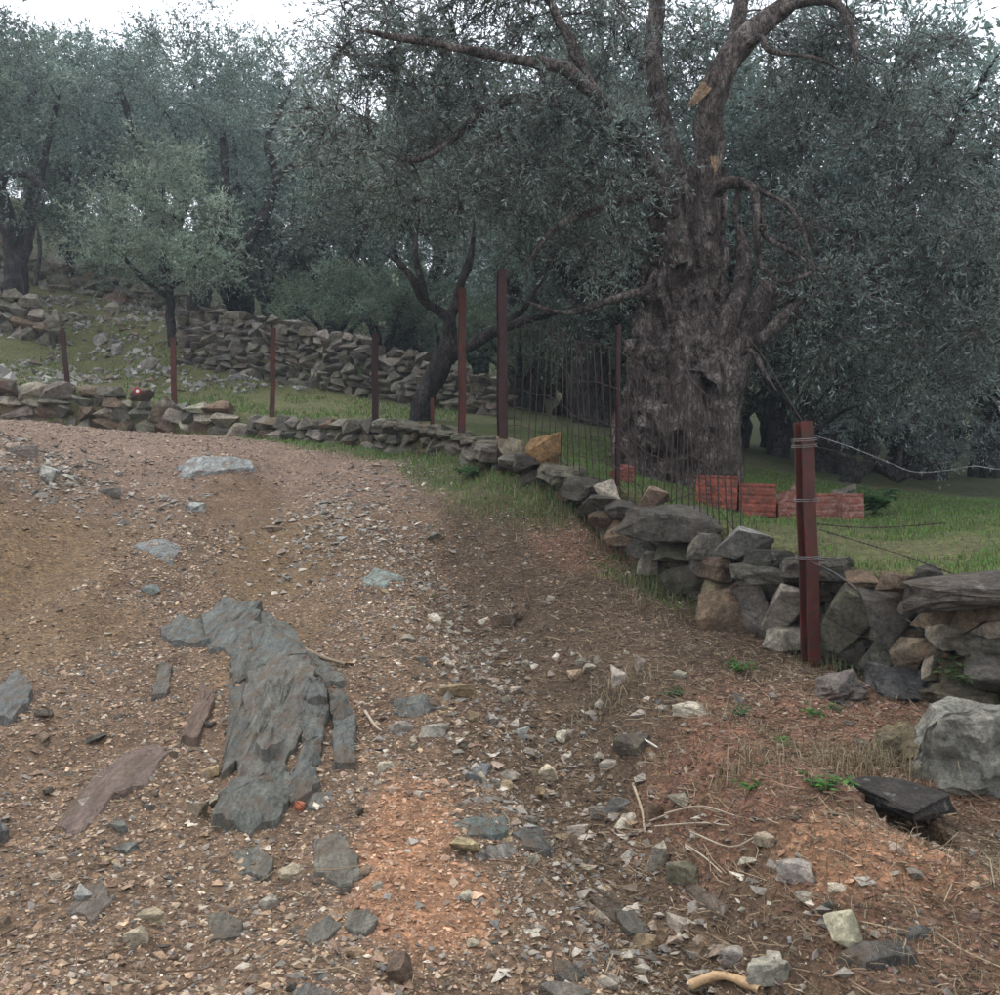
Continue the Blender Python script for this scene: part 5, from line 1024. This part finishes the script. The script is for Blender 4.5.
tree_from(43, [([(192, 345, 22.5), (200, 310, 22.5), (205, 270, 22.6), (225, 200, 22.8), (222, 130, 23)], [13, 11, 9, 6, 3]), ([(203, 290, 22.5), (250, 240, 22.8), (275, 180, 23), (268, 140, 23.2), (290, 90, 23.4)], [7, 6, 5, 4, 2]), ([(205, 270, 22.6), (160, 200, 23), (130, 120, 23.2), (120, 80, 23.4)], [6, 5, 4, 2]), ([(275, 180, 23), (300, 160, 23), (330, 130, 23)], [4, 3, 2])],
          [pv(200, 70, 23.4, 90, 50, 2.2, 70), pv(120, 110, 23.4, 70, 60, 2., 56), pv(270, 110, 23.6, 80, 70, 2., 60), pv(215, 180, 23.8, 90, 60, 1.8, 50), pv(60, 130, 23.5, 50, 60, 1.6, 32), pv(290, 215, 24, 60, 45, 1.5, 26), pv(330, 60, 23.4, 50, 45, 1.4, 26)],
          (bx, by, bz), 'tall dark olive behind the pale young one with open limbs', OL, tint=(.88, .95, .9), **far_kw)
bx, by, bz = on_slope(15, 21.5)
tree_from(44, [([(12, 300, 21.5), (15, 260, 21.5), (8, 220, 21.5), (0, 190, 21.5), (-20, 130, 21.6)], [14, 11, 9, 7, 4]), ([(8, 215, 21.4), (0, 185, 21.2), (18, 172, 21), (38, 180, 20.9), (52, 195, 20.8)], [5, 4, 4, 3, 2]), ([(20, 270, 21.5), (30, 230, 21.7), (45, 150, 22), (60, 90, 22)], [6, 5, 4, 2]), ([(36, 285, 21.3), (40, 250, 21.3), (36, 225, 21.3)], [2.5, 2, 1.5])],
          [pv(10, 80, 21.8, 60, 60, 1.8, 44), pv(-50, 120, 21.6, 60, 80, 1.8, 36), pv(60, 170, 22, 40, 60, 1.4, 26), pv(20, 220, 22, 50, 30, 1.3, 20), pv(-60, 30, 21, 60, 40, 1.5, 16), pv(90, 215, 22.2, 40, 40, 1.3, 18)],
          (bx, by, bz), 'dark olive with an arched limb at the left frame edge', OL, tint=(.84, .92, .82), **far_kw)
bx, by, bz = on_slope(845, 14.2)
tree_from(45, [([(835, 500, 14.2), (848, 485, 14.2), (862, 470, 14.2), (875, 465, 14.2), (890, 470, 14.1), (900, 478, 14.), (915, 470, 13.9), (940, 462, 13.8)], [9, 8.5, 8, 7.5, 6.5, 5, 3.5, 2]), ([(868, 468, 14.2), (872, 440, 14.3), (868, 400, 14.5), (880, 360, 14.6)], [5, 4, 3, 2]), ([(898, 475, 14), (902, 450, 14.1), (915, 420, 14.2), (940, 390, 14.3)], [3.5, 3, 2.5, 1.5])],
          [pv(880, 390, 14.7, 80, 55, 1.4, 44), pv(950, 420, 14.6, 60, 45, 1.3, 34), pv(830, 340, 14.8, 60, 50, 1.2, 26), pv(960, 350, 14.8, 60, 50, 1.3, 28)],
          (bx, by, bz), 'dark olive with an arching trunk behind the red bricks', OLD_, leaf=.07, wid=.011, twigs=11, leaves=14, tlen=.48, twig_geo=False, branch_seg=4)
bx, by, bz = on_slope(806, 12.6)
tree_from(46, [([(808, 490, 12.6), (806, 450, 12.6), (804, 415, 12.6), (795, 370, 12.7), (780, 320, 12.8)], [6, 5.5, 5, 3.5, 1.8]), ([(805, 425, 12.6), (822, 395, 12.5), (850, 380, 12.5), (880, 370, 12.4)], [3.5, 3, 2.4, 1.2]), ([(804, 415, 12.6), (812, 370, 12.7), (830, 320, 12.8)], [3.5, 3, 1.5]), ([(806, 440, 12.6), (840, 412, 12.4), (865, 405, 12.3)], [2.5, 2, 1]), ([(804, 420, 12.6), (772, 390, 12.8), (760, 360, 13)], [3, 2, 1])],
          [pv(800, 340, 13, 50, 45, 1., 26), pv(850, 350, 12.9, 50, 45, 1., 26), pv(870, 400, 12.8, 45, 25, .8, 12)], (bx, by, bz), 'slender dark olive just behind the tall red post', OLD_, leaf=.065, wid=.010, twigs=10, leaves=16, tlen=.42, twig_geo=True, branch_seg=4)

# olives further off: three shapes, placed one by one
def generic(seed, hgt=5.5, ncl=150):
    t = Tree(seed); rs = t.rs; fork = hgt * rs.uniform(.16, .26)
    lean = rs.uniform(-.3, .3); t.limb([(0, 0, -.3), (lean * .3, 0, fork * .5), (lean, .1, fork)], [.34, .26, .22], 10, .3)
    vols = []
    for k in range(6):
        a = k * 1.05 + rs.uniform(-.3, .3); rr = hgt * rs.uniform(.22, .42); e = np.array([lean + math.cos(a) * rr, math.sin(a) * rr, hgt * rs.uniform(.5, .85)])
        t.limb([(lean, .1, fork * .9), (lean + math.cos(a) * rr * .4, math.sin(a) * rr * .4, fork + (e[2] - fork) * .4 + .2), e], [.14, .09, .03], 7, .2); vols.append((tuple(e), (hgt * .2, hgt * .2, hgt * .17), ncl // 7))
    vols.append(((lean, 0, hgt * .82), (hgt * .25, hgt * .25, hgt * .16), ncl // 6)); vols.append(((lean, 0, hgt * .5), (hgt * .4, hgt * .4, hgt * .16), ncl // 5))
    t.clumps(vols, .10, .016, 10, 13, .6, False, 4, droop=.2)
    tm = mesh_np('trunk', np.vstack(t.g.v), np.vstack(t.g.f), smooth=True); tm.materials.append(M['bark_dark']); cm = t.leaf_mesh(OL); cm.materials.append(M['leaf']); return tm, cm
PROTO = [generic(s, 5.5) for s in (61, 62, 63, 64)]
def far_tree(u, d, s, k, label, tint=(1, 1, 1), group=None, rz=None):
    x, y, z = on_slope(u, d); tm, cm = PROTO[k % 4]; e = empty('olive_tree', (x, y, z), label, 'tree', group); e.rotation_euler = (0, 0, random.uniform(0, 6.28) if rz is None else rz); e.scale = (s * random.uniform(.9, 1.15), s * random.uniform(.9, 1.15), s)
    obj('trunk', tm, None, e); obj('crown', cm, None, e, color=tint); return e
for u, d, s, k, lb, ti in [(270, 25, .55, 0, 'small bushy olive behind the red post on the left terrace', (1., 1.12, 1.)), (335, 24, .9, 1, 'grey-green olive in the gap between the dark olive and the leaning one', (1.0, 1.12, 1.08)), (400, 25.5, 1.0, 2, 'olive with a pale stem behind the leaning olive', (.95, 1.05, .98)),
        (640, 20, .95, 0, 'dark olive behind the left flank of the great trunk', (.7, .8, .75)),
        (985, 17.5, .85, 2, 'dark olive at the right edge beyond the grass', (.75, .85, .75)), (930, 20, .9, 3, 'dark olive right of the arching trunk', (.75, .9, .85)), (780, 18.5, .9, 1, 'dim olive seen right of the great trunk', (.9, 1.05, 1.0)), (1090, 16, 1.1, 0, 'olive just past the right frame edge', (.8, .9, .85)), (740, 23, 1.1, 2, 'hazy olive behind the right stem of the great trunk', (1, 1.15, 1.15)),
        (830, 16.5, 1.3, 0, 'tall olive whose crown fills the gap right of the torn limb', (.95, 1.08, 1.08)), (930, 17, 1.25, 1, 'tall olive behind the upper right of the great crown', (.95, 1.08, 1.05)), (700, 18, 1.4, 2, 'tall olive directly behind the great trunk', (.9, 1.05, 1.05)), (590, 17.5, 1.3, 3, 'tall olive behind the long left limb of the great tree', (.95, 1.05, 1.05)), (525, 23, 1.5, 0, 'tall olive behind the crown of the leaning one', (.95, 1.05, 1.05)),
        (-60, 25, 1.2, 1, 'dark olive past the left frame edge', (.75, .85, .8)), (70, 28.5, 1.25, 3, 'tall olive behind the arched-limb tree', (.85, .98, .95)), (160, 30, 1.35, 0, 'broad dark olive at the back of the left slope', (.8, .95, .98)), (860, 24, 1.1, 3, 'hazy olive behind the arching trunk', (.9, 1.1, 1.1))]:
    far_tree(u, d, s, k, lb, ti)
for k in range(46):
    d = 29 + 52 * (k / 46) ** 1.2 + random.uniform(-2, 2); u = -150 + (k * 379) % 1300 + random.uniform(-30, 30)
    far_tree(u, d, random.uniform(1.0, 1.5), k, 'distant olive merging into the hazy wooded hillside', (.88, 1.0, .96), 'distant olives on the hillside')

for k, (u, d, sc_) in enumerate([(330, 21, .42), (385, 22, .5), (450, 23, .5), (520, 20, .42), (590, 21, .5), (660, 23, .55), (735, 20, .5), (770, 24, .6), (830, 21, .5), (890, 19, .42), (950, 23, .55), (1010, 21, .5), (300, 27, .6), (230, 27, .5), (560, 26, .6), (480, 28, .7), (110, 27, .5), (20, 28, .6), (548, 30, .8), (900, 27, .7), (800, 29, .8), (1000, 29, .8)]):
    x, y, z = on_slope(u, d); tm, cm = PROTO[k % 4]; e = empty('shrub', (x, y, z - .45 * sc_), 'low bushy undergrowth shrub between the background olive trunks', 'shrub', 'undergrowth shrubs'); e.rotation_euler = (0, 0, k * 1.3); e.scale = (sc_ * 1.4, sc_ * 1.4, sc_)
    obj('stem', tm, None, e); obj('crown', cm, None, e, color=(.8, .92, .72))

# ------------------------------------------------------------------ damp air
g = bmesh.new(); bmesh.ops.create_cube(g, size=1); bmesh.ops.scale(g, vec=(404, 404, 75), verts=g.verts); bmesh.ops.translate(g, vec=(0, 0, 75 / 2 - 8), verts=g.verts)
hm = bpy.data.meshes.new('haze'); g.to_mesh(hm); g.free()
mh = bpy.data.materials.new('haze'); mh.use_nodes = True; nt = mh.node_tree; nt.nodes.clear()
ho = nt.nodes.new('ShaderNodeOutputMaterial'); hv = nt.nodes.new('ShaderNodeVolumePrincipled'); hv.inputs['Color'].default_value = (.72, .85, 1., 1); hv.inputs['Density'].default_value = .0013; hv.inputs['Anisotropy'].default_value = .2
nt.links.new(hv.outputs[0], ho.inputs['Volume'])
tag(obj('haze', hm, mh), 'thin bluish damp air over the hillside', kind='stuff')
